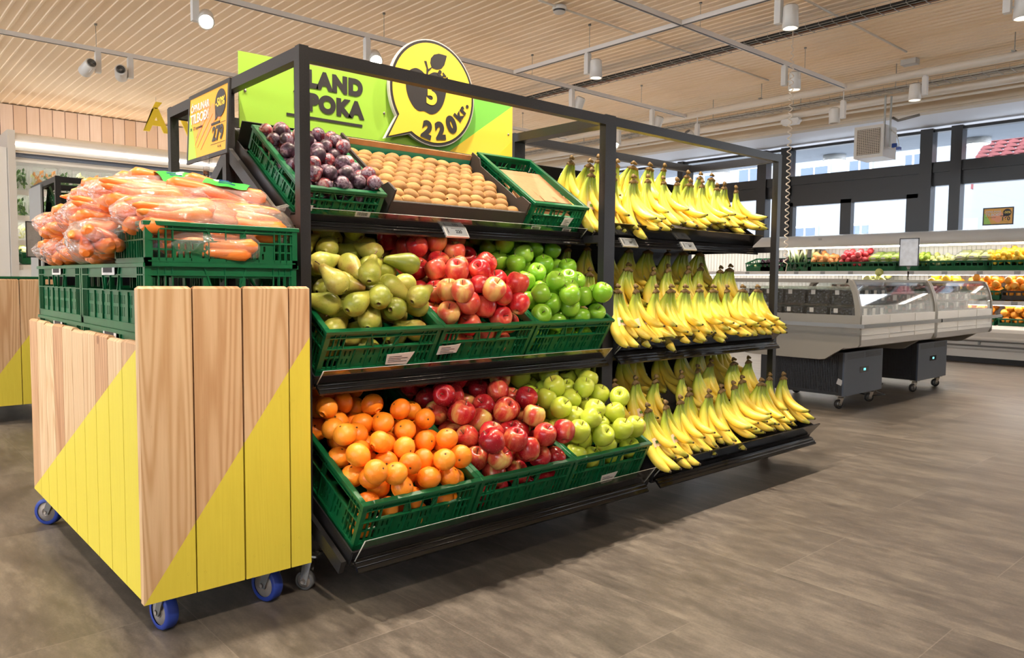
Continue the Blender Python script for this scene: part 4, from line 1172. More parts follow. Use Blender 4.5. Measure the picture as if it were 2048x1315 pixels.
# framed offer sign: local x is the reading direction, local z up
def offer_sign(label, mt, price, w=0.30, h=0.185, stem=0.12, fruit_kind='carrot', head=True, stem_down=0.0):
    t = thing('offer_sign', label, 'sign', mtx=mt)
    fr = 0.012
    b = MB()
    b.box(-w / 2 - fr, w / 2 + fr, 0, 0.006, -fr, 0); b.box(-w / 2 - fr, w / 2 + fr, 0, 0.006, h, h + fr)
    b.box(-w / 2 - fr, -w / 2, 0, 0.006, 0, h); b.box(w / 2, w / 2 + fr, 0, 0.006, 0, h); b.build('frame', M['black'], t)
    b = MB(); b.box(-w / 2, w / 2, 0.001, 0.005, 0, h); b.build('poster', M['sign_orange'], t)
    b = MB(); b.prism([(-w / 2, 0), (-w / 2 + 0.07, 0), (-w / 2 + 0.05, h * .3), (-w / 2, h * .75)], 0.0004, 0.001, 'y'); b.build('green_corner', M['sign_green'], t)
    b = MB()
    if fruit_kind == 'carrot':
        for (x0, z0, x1, z1, r_) in ((-0.10, 0.035, 0.01, 0.150, 0.016), (-0.075, 0.03, 0.045, 0.135, 0.015), (-0.045, 0.02, 0.065, 0.115, 0.014), (-0.085, 0.06, 0.0, 0.155, 0.012), (0.0, 0.135, 0.10, 0.10, 0.011)):
            d = Vector((x1 - x0, z1 - z0)).normalized(); n_ = Vector((-d.y, d.x))
            b.prism([(x0, z0), (x1 - n_.x * r_, z1 - n_.y * r_), (x1 + d.x * .008, z1 + d.y * .008), (x1 + n_.x * r_, z1 + n_.y * r_)], 0.0002 - 0.0002 * len(b.v) / 40, 0.001, 'y')
        b.build('printed_carrots', plain('carrot_print', srgb(246, 148, 92), 0.35), t)
    else:
        for (x0, z0, r_) in ((-0.03, 0.07, 0.035), (0.0, 0.05, 0.035), (0.02, 0.10, 0.025), (0.055, 0.085, 0.022)):
            b.lathe([(0, 0), (r_, 0), (r_, .0004), (0, .0004)], 20, T(x0, 0.0006 - len(b.v) * 0.000002, z0) @ RX(PI / 2), sm=False)
        b.build('printed_fruit', plain('orange_fruit_print', srgb(238, 158, 110), 0.35), t)
    text('ÓPNUNAR', 0.031, M['paper'], t, T(-w / 2 + 0.012, -0.0004, h - 0.034) @ FRONT, 0.02, 0.0003, align='LEFT', name='heading')
    text('TILBOÐ!', 0.040, M['paper'], t, T(-w / 2 + 0.012, -0.0004, h - 0.066) @ FRONT, 0.02, 0.0003, align='LEFT', name='heading')
    text('24. - 27. september', 0.013, M['ink'], t, T(-w / 2 + 0.012, -0.0004, h - 0.094) @ FRONT, 0.01, 0.0002, align='LEFT', name='small_print')
    b = MB(); b.lathe([(0, 0), (0.040, 0), (0.040, .0008), (0, .0008)], 28, T(w / 2 - 0.05, 0.0, h - 0.048) @ RX(PI / 2), sm=False)
    b.prism([(w / 2 - 0.088, h - 0.056), (w / 2 - 0.084, h - 0.094), (w / 2 - 0.064, h - 0.084)], -0.0008, 0.0, 'y'); b.build('discount_bubble', M['ink'], t)
    text('-50%', 0.034, M['sign_yellow'], t, T(w / 2 - 0.05, -0.0012, h - 0.046) @ FRONT, 0.02, 0.0003, name='discount')
    b = MB(); b.box(w / 2 - 0.115, w / 2 - 0.05, -0.0004, 0.001, 0.081, 0.087); b.box(w / 2 - 0.115, w / 2 - 0.008, -0.0002, .001, 0.080, 0.0808); b.box(w / 2 - 0.115, w / 2 - 0.008, -0.0002, .001, 0.024, 0.0248); b.build('price_box', M['ink'], t)
    text(price, 0.056, M['ink'], t, T(w / 2 - 0.062, -0.0006, 0.051) @ FRONT, 0.035, 0.0003, name='price')
    text('kr. pk.', 0.010, M['ink'], t, T(w / 2 - 0.045, -0.0004, 0.014) @ FRONT, 0.01, 0.0002, name='small_print')
    if stem:
        b = MB(); b.tube([(0, 0.003, -fr - .045), (0, 0.003, -fr + 0.006)], 0.009, 12); b.box(-0.03, 0.03, -0.002, 0.009, -fr - 0.014, -fr + 0.008); b.build('clear_holder', M['acrylic'], t)
        b = MB(); b.tube([(0, 0.003, -fr - 0.04 - stem), (0, 0.003, -fr - 0.035)], 0.008, 12); b.build('pole', M['black_gloss'], t)
    return t
# text reads from larger Y to smaller Y, facing -X
offer_sign('orange framed offer sign reading 279 with printed carrots, over the carrot bags', T(-0.10, 0.402, 1.222) @ RZ(R(-90)) @ RX(R(-3)), '279', stem=0.24)
offer_sign('small orange framed sign reading 160 on top of the right-hand wall cabinet', T(8.52, 0.78, 1.515) @ RZ(R(-90)), '160', w=0.27, h=0.165, stem=0.0, fruit_kind='x')
from mathutils import noise as mnoise
import numpy as np
# ================================================================== CARROT CARTS
def cart(name, label, ox, oy):
    w, l = 0.42, 1.28
    t = thing(name, label, 'produce cart', (ox, oy, 0))
    r_ = random.Random(3)
    b = MB()
    for (a, c) in ((0.0, 0.118), (0.1215, 0.237), (0.2415, 0.359), (0.3625, 0.4185)):
        b.tn = r_.uniform(0.15, 0.8); b.cbox(a, c, 0.0, 0.022, 0.105, 0.840, 0.006)
    b.build('front_panel', M['wood']['front'], t)
    b = MB()
    for k in range(10):
        b.tn = (0.7, 0.1, 0.9, 0.25, 0.15, 0.2, 0.95, 0.05, 0.15, 0.75)[k]; b.cbox(0.003, 0.025, 0.0225 + k * 0.1257, 0.0225 + (k + 1) * 0.1257 - 0.003, 0.108, 0.712 - 0.004 * (k % 3 == 1), 0.006)
    b.build('side_panel', M['wood']['left'], t)
    b = MB()
    for k in range(10):
        b.tn = r_.random(); b.box(w - 0.022, w - 0.002, 0.0225 + k * 0.1257, 0.0225 + (k + 1) * 0.1257 - 0.002, 0.108, 0.712)
    b.build('side_panel', M['wood']['bare'], t)
    b = MB()
    for k in range(3): b.tn = r_.random(); b.box(0.026 + k * 0.123, 0.147 + k * 0.123, l - 0.022, l, 0.108, 0.712)
    b.build('back_panel', M['wood']['bare'], t)
    b = MB(); b.box(0.026, w - 0.024, 0.024, l - 0.024, 0.115, 0.135); b.build('base', M['black'], t)
    b = MB()
    for (x, z) in ((0.022, 0.52), (0.085, 0.555), (0.14, 0.52), (0.21, 0.555), (0.262, 0.53), (0.335, 0.56), (0.37, 0.545), (0.02, 0.14), (0.10, 0.155), (0.14, 0.15), (0.22, 0.15), (0.262, 0.16), (0.34, 0.17), (0.385, 0.18)):
        b.lathe([(0, -0.001), (0.003, -0.001), (0.003, 0.0)], 8, T(x, 0, z) @ RX(PI / 2) @ T(0, 0, 0.0003))
    b.build('screw', M['stem'], t)
    for (cx, cy, rr) in ((0.075, 0.065, 1.75), (0.34, 0.06, 1.9), (0.045, 1.16, 2.3), (0.35, 1.18, 1.2)):
        caster(t, cx, cy, rr, 0.046, ('blue_tyre', 'grey_metal'), 0.03, 0.112)
    return t
cart1 = cart('produce_cart', 'wooden plank cart with yellow painted triangles, loaded with bagged carrots', -0.430, -0.07)
cart2 = cart('produce_cart', 'wooden plank cart with a yellow triangle at the far left edge', -0.36, 3.32)
# crates in the near cart
bc = crate(0.372, 0.592, 0.165, 'near green crate in the carrot cart, upper of the stacked pair', group='green crates stacked in the carrot carts')
def crate_at(c, x, y, z, label, rz=0.0, first=False):
    mt = T(x, y, z) @ RZ(rz)
    if first:
        c.matrix_world = mt; c['label'] = label; return c
    return dup(c, mt, label)
wl = T(0, 0.592, 0) @ RZ(-PI / 2)
barcode(bc, 0.235, 0.136, 0.12, 0.024, wl)
crate_at(bc, -0.404, -0.038, 0.729, 'near green crate in the carrot cart, upper of the stacked pair', first=True)
crate_at(bc, -0.404, 0.562, 0.729, 'far green crate in the carrot cart, upper of the stacked pair')
crate_at(bc, -0.404, -0.038, 0.563, 'near green crate in the carrot cart, lower one behind the planks')
crate_at(bc, -0.404, 0.562, 0.563, 'far green crate in the carrot cart, lower one behind the planks')
crate_at(bc, -0.334, 3.37, 0.690, 'green crate in the cart at the far left edge')
# spacer box the stacks rest on
o = MB().box(-0.40, -0.035, -0.03, 1.15, 0.136, 0.562).build('support_box', M['dark_panel']); tag(o, 'dark plinth inside the carrot cart under the green crates', 'plinth')
tc_ = crate(0.372, 0.25, 0.104, 'low green crate standing on top at the near end of the carrot cart', group='low green crates')
tc_.matrix_world = T(-0.404, -0.045, 0.886)

def carrot_mesh(seed, L=0.185, r=0.0155):
    q = random.Random(seed); b = MB(); n = 12
    pts, rad, uv = [], [], []
    bend = q.uniform(-0.012, 0.012)
    for i in range(n + 1):
        u = i / n
        pts.append((-L / 2 + L * u, bend * math.sin(u * PI), 0.004 * math.sin(u * 5 + seed)))
        if u < 0.06: rr = r * (0.45 + 9 * u)
        else: rr = r * (1.0 - 0.62 * ((u - 0.06) / 0.94) ** 1.3)
        if i == n: rr = r * 0.12
        rad.append(rr * (1 + q.uniform(-.03, .03)))
    b.tube(pts, rad, 10)
    return b
def film_mesh(seed, L, W, Hh, tail=True):
    """loose plastic bag hull around the carrots, knotted at one end"""
    q = random.Random(seed); b = MB(); nu, nv = 48, 36
    base = 0
    for i in range(nu + 1):
        u = i / nu; x = -L / 2 + L * u
        e = max(0.03, 1 - abs(2 * u - 1) ** 4.2) ** 0.55
        if u > 0.90: e = 0.13 + (u - 0.90) * (3.2 if tail else 1.0)
        elif u > 0.80: e = e * (1 - (u - 0.80) / 0.10) + 0.13 * ((u - 0.80) / 0.10)
        for k in range(nv):
            a = 2 * PI * k / nv
            cy, cz = math.cos(a), math.sin(a)
            sy = math.copysign(abs(cy) ** 0.8, cy); sz = math.copysign(abs(cz) ** 0.9, cz)
            p = Vector((x * 9, cy * 2.2 + seed, cz * 2.2))
            nz = mnoise.noise(p) * 0.16 + mnoise.noise(p * 2.7) * 0.10
            cr = abs(mnoise.noise(Vector((x * 28 + seed, cy * 4, cz * 4)))) * 0.12
            s = e * (1 + nz - cr)
            b.v.append(Vector((x + 0.01 * mnoise.noise(p * 1.3), W / 2 * sy * s, Hh / 2 * sz * s)))
    for i in range(nu):
        for k in range(nv):
            k2 = (k + 1) % nv
            b.quadf([i * nv + k, i * nv + k2, (i + 1) * nv + k2, (i + 1) * nv + k], None, True)
    b.quadf(list(range(nv))[::-1]); 
    return b
def carrot_bag(seed, label):
    q = random.Random(seed)
    L, W, Hh = 0.29, 0.175, 0.085
    t = thing('carrot_bag', label, 'bag of carrots', group='clear bags of carrots heaped on the cart')
    slots = [(-0.058, -0.014), (-0.022, -0.021), (0.018, -0.021), (0.056, -0.014), (-0.064, 0.010), (-0.032, 0.020), (0.002, 0.024), (0.036, 0.020), (0.066, 0.009), (-0.012, 0.002), (0.030, -0.001)]
    for k, (y, z) in enumerate(slots):
        me = carrot_mesh(seed * 10 + k, q.uniform(0.16, 0.21), q.uniform(0.016, 0.021))
        flip = PI if q.random() < 0.45 else 0
        me.build('carrot', M['carrot'], t, mtx=T(-0.025 + q.uniform(-0.02, 0.02), y + q.uniform(-.006, .006), z + q.uniform(-.004, .004)) @ RZ(flip + R(q.uniform(-16, 16))) @ RY(R(q.uniform(-6, 6))))
    film_mesh(seed, L, W, Hh).build('plastic_bag', M['film'], t)
    if seed == 2:
        b = MB(); n = 12
        for i in range(n + 1):
            for j in range(5):
                x = -0.055 + 0.10 * i / n; y = -0.062 + j * 0.0185
                zz = Hh / 2 * 1.12 * max(0.05, 1 - (abs(y) / (W / 2)) ** 2) ** 0.5 + 0.0012 * math.sin(i * 1.1 + j)
                b.v.append(Vector((x + 0.003 * j, y, zz)))
        for i in range(n):
            for j in range(4): b.quadf([5 * i + j, 5 * i + 5 + j, 5 * i + 6 + j, 5 * i + 1 + j], None, True)
        l = b.build('printed_label', M['green_label'], t)
        b = MB()
        for k in range(3):
            y = -0.045 + k * 0.014; zz = Hh / 2 * 1.12 * (1 - (abs(y) / (W / 2)) ** 2) ** 0.5
            b.box(-0.02, 0.018 - 0.008 * k, y, y + 0.005, zz, zz + 0.002)
        b.build('label_print', M['sticker_blue'], l)
    return t
bags = [carrot_bag(s, 'x') for s in (1, 2, 3, 4)]
BAGS = [  # x, y, z, yaw, pitch, roll, label
 (-0.300, 0.300, 0.945, 354, 3, 4, 'clear carrot bag low in the pile beside the low crate, touching the rim'),
 (-0.290, 0.470, 0.940, 4, -2, -4, 'clear carrot bag in the bottom layer, second from the low crate'),
 (-0.285, 0.640, 0.940, 352, 2, 3, 'clear carrot bag in the bottom layer, middle of the far crate'),
 (-0.290, 0.810, 0.940, 6, 0, -4, 'clear carrot bag in the bottom layer, next to last from the far end'),
 (-0.285, 0.990, 0.938, 358, 2, 5, 'clear carrot bag in the bottom layer at the far left end'),
 (-0.425, 0.225, 0.965, 84, -6, -10, 'clear carrot bag leaning out over the left rim beside the low crate'),
 (-0.320, 0.380, 1.020, 350, 6, 0, 'clear carrot bag in the second layer, pointing over the left rim'),
 (-0.305, 0.560, 1.018, 10, 4, 4, 'clear carrot bag in the second layer, middle of the pile'),
 (-0.300, 0.740, 1.014, 356, 5, -4, 'clear carrot bag in the second layer, toward the far end'),
 (-0.295, 0.930, 1.008, 2, 8, 4, 'clear carrot bag in the second layer at the far left end'),
 (-0.260, 0.480, 1.092, 345, 4, 6, 'clear carrot bag on top of the pile, left of the green label'),
 (-0.250, 0.680, 1.086, 8, 3, -5, 'clear carrot bag on top of the pile toward the far rack'),
 (-0.235, 0.300, 1.096, 12, -4, 14, 'clear carrot bag high in the pile carrying a green label'),
 (-0.225, 0.025, 0.935, 2, 0, 0, 'clear carrot bag inside the low crate, seen through its openings'),
 (-0.225, 0.130, 0.940, 180, 0, 4, 'second clear carrot bag inside the low crate'),
 (-0.290, 0.050, 1.010, 8, -2, 10, 'clear carrot bag across the front of the low crate, left half'),
 (-0.120, 0.080, 1.005, -10, 4, 12, 'clear carrot bag across the front of the low crate, right half near the post'),
 (-0.130, 0.180, 1.070, -22, 8, 6, 'clear carrot bag at the top right of the pile in front of the rack post'),
 (-0.300, 0.180, 1.060, 352, 4, 6, 'clear carrot bag on top of the pile above the low crate'),
 (-0.100, 0.420, 1.070, 14, 4, -6, 'clear carrot bag behind the pile next to the black rack'),
]
for k, (x, y, z, ya, pi_, ro, lab) in enumerate(BAGS):
    mt = T(x, y, z) @ RZ(R(ya)) @ RY(R(pi_)) @ RX(R(ro)) @ Matrix.Scale(1.10 if z > 0.99 or y > 0.28 else 1.0, 4)
    srcb = bags[(0, 2, 3)[k % 3]] if k not in (12, 17) else bags[1]
    dup(srcb, mt, lab)
# the four prototypes also lie in the pile
for k, (bg, pos) in enumerate(zip(bags, ((-0.16, 0.62, 1.005, 12, 'clear carrot bag in the second layer against the rack side'), (-0.15, 0.86, 1.03, -8, 'clear carrot bag behind the far end of the pile'), (-0.14, 0.26, 0.985, 96, 'clear carrot bag wedged between the low crate and the rack'), (-0.13, 1.03, 0.99, 20, 'clear carrot bag at the far right corner of the cart')))):
    bg.matrix_world = T(*pos[:3]) @ RZ(R(pos[3])); bg['label'] = pos[4]

# ================================================================== FRUIT
def pack(w, d, r, floor, n, seed, slope=0.0, margin=0.006):
    """drop spheres one by one into the lowest free hollow; returns centres"""
    q = np.random.default_rng(seed)
    xs = np.arange(margin + r, w - margin - r + 1e-6, r * 0.28); ys = np.arange(margin + r, d - margin - r + 1e-6, r * 0.28)
    X, Y = np.meshgrid(xs, ys); X = X.ravel(); Y = Y.ravel()
    Hh = np.full(X.shape, floor + r) + slope * Y
    out = []
    D = 2 * r * 0.985
    for k in range(n):
        sc = Hh + q.uniform(0, r * 0.55, Hh.shape)
        i = int(np.argmin(sc)); x, y, z = X[i], Y[i], Hh[i]
        out.append((float(x), float(y), float(z)))
        d2 = (X - x) ** 2 + (Y - y) ** 2
        mk = d2 < D * D
        Hh[mk] = np.maximum(Hh[mk], z + np.sqrt(D * D - d2[mk]))
    return out
def apple_body(seed, r=0.037):
    q = random.Random(seed); h = r * q.uniform(0.88, 0.98)
    prof = [(0, -h * 0.72), (r * 0.14, -h * 0.76), (r * 0.30, -h * 0.90), (r * 0.50, -h * 0.93), (r * 0.72, -h * 0.76), (r * 0.90, -h * 0.40), (r * 1.0, h * 0.05), (r * 0.99, h * 0.35), (r * 0.86, h * 0.74), (r * 0.62, h * 0.95), (r * 0.40, h * 0.98), (r * 0.22, h * 0.84), (r * 0.09, h * 0.66), (0, h * 0.58)]
    b = MB(); b.lathe(prof, 22)
    for i, v in enumerate(b.v):
        a = math.atan2(v.y, v.x); k = 1 + 0.022 * math.cos(5 * a + seed) * (1 if v.z < 0 else 0.4) + 0.03 * mnoise.noise(v * 22 + Vector((seed, 0, 0)))
        b.v[i] = Vector((v.x * k, v.y * k, v.z * (1 + 0.03 * math.sin(a + seed))))
    return b, h
def make_apple(mat, seed, label, group, r=0.037, nm='apple'):
    b, h = apple_body(seed, r)
    o = b.build(nm, M[mat]); tag(o, label, 'apple', group)
    b = MB(); b.tube([(0, 0, h * 0.56), (0.001, 0.001, h * 0.86), (0.004, 0.001, h * 1.22)], [0.0014, 0.0011, 0.0018], 6); b.build('stem', M['stem'], o)
    b = MB(); b.lathe([(0, -h * 0.80), (0.0035, -h * 0.78), (0.002, -h * 0.70)], 6); b.build('calyx', M['stem'], o)
    return o
def make_round(nm, mat, seed, label, cat, group, r, prof=None, dimple=True):
    b = MB()
    if prof is None:
        n = 12
        prof = [(0, -r * 0.90)] + [(r * math.sin(PI * k / n), -r * 0.93 * math.cos(PI * k / n)) for k in range(1, n)] + [(0, r * 0.90)]
    b.lathe(prof, 20)
    for i, v in enumerate(b.v):
        k = 1 + 0.035 * mnoise.noise(v * (0.5 / r) + Vector((seed * 3, 0, 0)))
        b.v[i] = v * k
    o = b.build(nm, M[mat]); tag(o, label, cat, group)
    return o
def scatter(srcs, centres, crate_m, seed, tilt=70, keep=None, sc=(0.94, 1.05)):
    q = random.Random(seed); used = set()
    for k, c in enumerate(centres):
        if keep and not keep(c): continue
        s = srcs[q.randrange(len(srcs))]
        rot = RZ(q.uniform(0, 2 * PI)) @ RX(R(q.uniform(-tilt, tilt))) @ RZ(q.uniform(0, 2 * PI))
        # axis leans about the world vertical, so undo part of the crate's tilt
        mt = crate_m @ T(*c) @ rot @ Matrix.Scale(q.uniform(*sc), 4)
        if s.name not in used:
            used.add(s.name); s.matrix_world = mt
        else: dup(s, mt)
    for s in srcs:
        if s.name not in used:
            for ch in kids(s): bpy.data.objects.remove(ch)
            bpy.data.objects.remove(s)
def keepf(zmin, yfront=0.075):
    return lambda c: c[2] > zmin or c[1] < yfront
TP = Matrix.Identity(4)
lab = 'deep red apple in the middle crate of the bottom shelf'
scatter([make_apple('apple_dark', s, lab, 'red apples on the bottom shelf') for s in (1, 2, 3)], pack(CW, CD, 0.0368, 0.012, 112, 5), crates[('bottom', 1)][1], 11, 62, keepf(0.10))
lab = 'blushed red apple in the middle crate of the middle shelf'
scatter([make_apple('apple_red', s, lab, 'red apples on the middle shelf') for s in (4, 5, 6)], pack(CW, CD, 0.0368, 0.012, 116, 8), crates[('middle', 1)][1], 12, 62, keepf(0.10))
lab = 'bright green apple on the middle shelf'
scatter([make_apple('apple_green', s, lab, 'green apples on the middle shelf', 0.036) for s in (7, 8, 9)], pack(CW, CD, 0.0358, 0.012, 122, 3), crates[('middle', 2)][1], 13, 50, keepf(0.10))
lab = 'yellow-green apple on the bottom shelf'
scatter([make_apple('apple_yellow', s, lab, 'yellow-green apples on the bottom shelf') for s in (10, 11, 12)], pack(CW, CD, 0.0378, 0.012, 106, 9), crates[('bottom', 2)][1], 14, 45, keepf(0.095))
lab = 'clementine in the bottom left crate'
def clem(s):
    r = 0.033; n = 12
    prof = [(0, -r * 0.80)] + [(r * math.sin(PI * k / n), -r * 0.88 * math.cos(PI * k / n)) for k in range(1, n)] + [(r * .06, r * 0.83), (0, r * 0.80)]
    o = make_round('clementine', 'orange', s, lab, 'clementine', 'clementines in the bottom left crate', r, prof)
    b = MB(); b.lathe([(0, r * 0.84), (0.003, r * 0.845), (0.0035, r * 0.80)], 6); b.build('stem_button', M['stem'], o)
    return o
cl = pack(CW, CD, 0.0325, 0.012, 158, 4)
scatter([clem(s) for s in (1, 2, 3)], cl, crates[('bottom', 0)][1], 15, 80, lambda c: (c[2] > 0.095 or c[1] < 0.075) and not (c[1] > 0.33 and c[0] > 0.21 and c[2] > 0.07))
lab = 'plum in the small crate on the top shelf'
def plum(s):
    r = 0.0222; n = 12
    prof = [(0, -r * 1.0)] + [(r * math.sin(PI * k / n), -r * 1.08 * math.cos(PI * k / n)) for k in range(1, n)] + [(0, r * 1.0)]
    o = make_round('plum', 'plum', s, lab, 'plum', 'plums on the top shelf', r, prof)
    return o
scatter([plum(s) for s in (1, 2, 3)], pack(0.272, 0.385, 0.0222, 0.012, 112, 6), plum_m, 16, 90, keepf(0.055, 0.05))
lab = 'brown kiwi in the cardboard tray'
def kiwi(s):
    r = 0.0235; n = 12
    prof = [(0, -r * 1.28)] + [(r * math.sin(PI * k / n) ** 0.9, -r * 1.3 * math.cos(PI * k / n)) for k in range(1, n)] + [(0, r * 1.28)]
    o = make_round('kiwi', 'kiwi', s, lab, 'kiwi', 'kiwis in the cardboard tray', r, prof)
    b = MB(); b.lathe([(0, r * 1.30), (0.003, r * 1.29), (0.003, r * 1.25)], 6); b.build('stem_end', M['stem'], o)
    return o
ks = [kiwi(s) for s in (1, 2, 3)]
q = random.Random(5); placed = 0
for j in range(9):
    for i in range(10 - (j % 2)):
        x = 0.036 + 0.0545 * i + (0.0275 if j % 2 else 0); y = 0.036 + j * 0.0396
        z = 0.056 + 0.010 * math.sin(PI * min(1, j / 7.0)) + q.uniform(-0.003, 0.004)
        mt = kmt @ T(x + q.uniform(-.002, .002), y, z) @ RZ(R(q.uniform(-22, 22))) @ RY(R(90 + q.uniform(-14, 14))) @ RZ(q.uniform(0, 6))
        s = ks[placed % 3]
        if placed < 3: s.matrix_world = mt
        else: dup(s, mt)
        placed += 1
b = MB(); b.box(0.008, kw - 0.008, 0.008, kd - 0.008, 0.004, 0.032); b.build('tray_liner', M['teal'], carton)
# pears
lab = 'green and russet pear on the middle shelf'
def pear(s):
    q = random.Random(s); r = 0.0335; L = 0.072 + q.uniform(-.004, .008)
    prof = [(0, -r * 0.84), (r * 0.2, -r * 0.90), (r * 0.5, -r * 0.84), (r * 0.82, -r * 0.55), (r * 0.98, -r * 0.12), (r * 0.99, r * 0.25), (r * 0.88, r * 0.65), (r * 0.68, L * 0.50), (r * 0.52, L * 0.68), (r * 0.42, L * 0.84), (r * 0.33, L * 0.96), (r * 0.16, L * 1.02), (0, L * 1.02)]
    b = MB(); b.lathe(prof, 20)
    bd = q.uniform(0.004, 0.012)
    for i, v in enumerate(b.v):
        k = 1 + 0.05 * mnoise.noise(v * 16 + Vector((s, 0, 0)))
        sft = bd * max(0, v.z / L) ** 2
        b.v[i] = Vector((v.x * k + sft, v.y * k, v.z))
    o = b.build('pear', M['pear']); tag(o, lab, 'pear', 'pears on the middle shelf')
    b = MB(); b.tube([(bd, 0, L * 1.0), (bd + .002, 0, L + 0.010), (bd + 0.008, 0.002, L + 0.020)], [0.0018, 0.0013, 0.0020], 6); b.build('stem', M['stem'], o)
    b = MB(); b.lathe([(0, -r * 0.87), (0.004, -r * 0.89), (0.005, -r * 0.84)], 7); b.build('calyx', M['stem'], o)
    return o
pc = pack(CW, CD, 0.0375, 0.012, 112, 21)
ps = [pear(s) for s in (1, 2, 3, 4)]
q = random.Random(8); cnt = 0
for c in pc:
    if not (c[2] > 0.095 or c[1] < 0.08): continue
    if c[0] > 0.27 and c[1] > 0.26 and c[2] > 0.13: continue
    ya = q.uniform(0, 360)
    if c[0] < 0.09: ya = q.choice((-30, 20, 10)) 
    if c[0] > CW - 0.09: ya = q.choice((150, 200, 170))
    if c[1] < 0.1: ya = q.choice((60, 90, 120, 30, 150))
    mt = crates[('middle', 0)][1] @ T(*c) @ RZ(R(ya)) @ RY(R(90 + q.uniform(-22, 14))) @ RZ(q.uniform(0, 6))
    if cnt < 4: ps[cnt].matrix_world = mt
    else: dup(ps[cnt % 4], mt)
    cnt += 1

# ================================================================== BANANAS
def finger(kind):
    q = random.Random(kind); b = MB()
    Rr, th0, L0 = 0.148 + 0.016 * (kind % 2), R(76 + 7 * (kind % 3)), 0.026
    pts, rad, uv = [], [], []
    n = 15
    LL = L0 + Rr * th0
    for i in range(n + 1):
        u = i / n; s = u * LL
        if s < L0: p = (0, 0, -s)
        else:
            th = (s - L0) / Rr; p = (0, -Rr * (1 - math.cos(th)), -L0 - Rr * math.sin(th))
        if u < 0.10: r = 0.0064
        elif u < 0.34: r = 0.0064 + (0.0182 - 0.0064) * ((u - 0.10) / 0.24) ** 0.85
        elif u < 0.80: r = 0.0186
        else: r = 0.0186 * (1 - ((u - 0.80) / 0.20) ** 1.6 * 0.74)
        pts.append(p); rad.append(r); uv.append(u)
    b.tube(pts, rad, 10, uvv=uv, flat=0.93)
    # soft ridges
    return b, pts[-1], math.degrees(th0)
FM = []
for k in range(4):
    b, tip, th = finger(k)
    me_o = b.build('banana', M['banana']); 
    tb = MB(); tb.lathe([(0, -0.004), (0.0035, -0.005), (0.0052, 0.0), (0.0046, 0.005), (0, 0.006)], 8)
    tmt = T(*tip) @ RX(R(-th))
    tp = tb.build('banana_tip', M['banana_tip'], me_o, mtx=tmt)
    FM.append(me_o)
def stick(par, mt):
    b = MB(); b.lathe([(0, 0.0006), (0.0085, 0.0002)], 14); s = b.build('sticker', M['white'], par, mtx=mt)
    b = MB(); b.lathe([(0.003, 0.0009), (0.006, 0.0007)], 12); b.build('sticker_print', M['sticker_blue'], s)
    return s
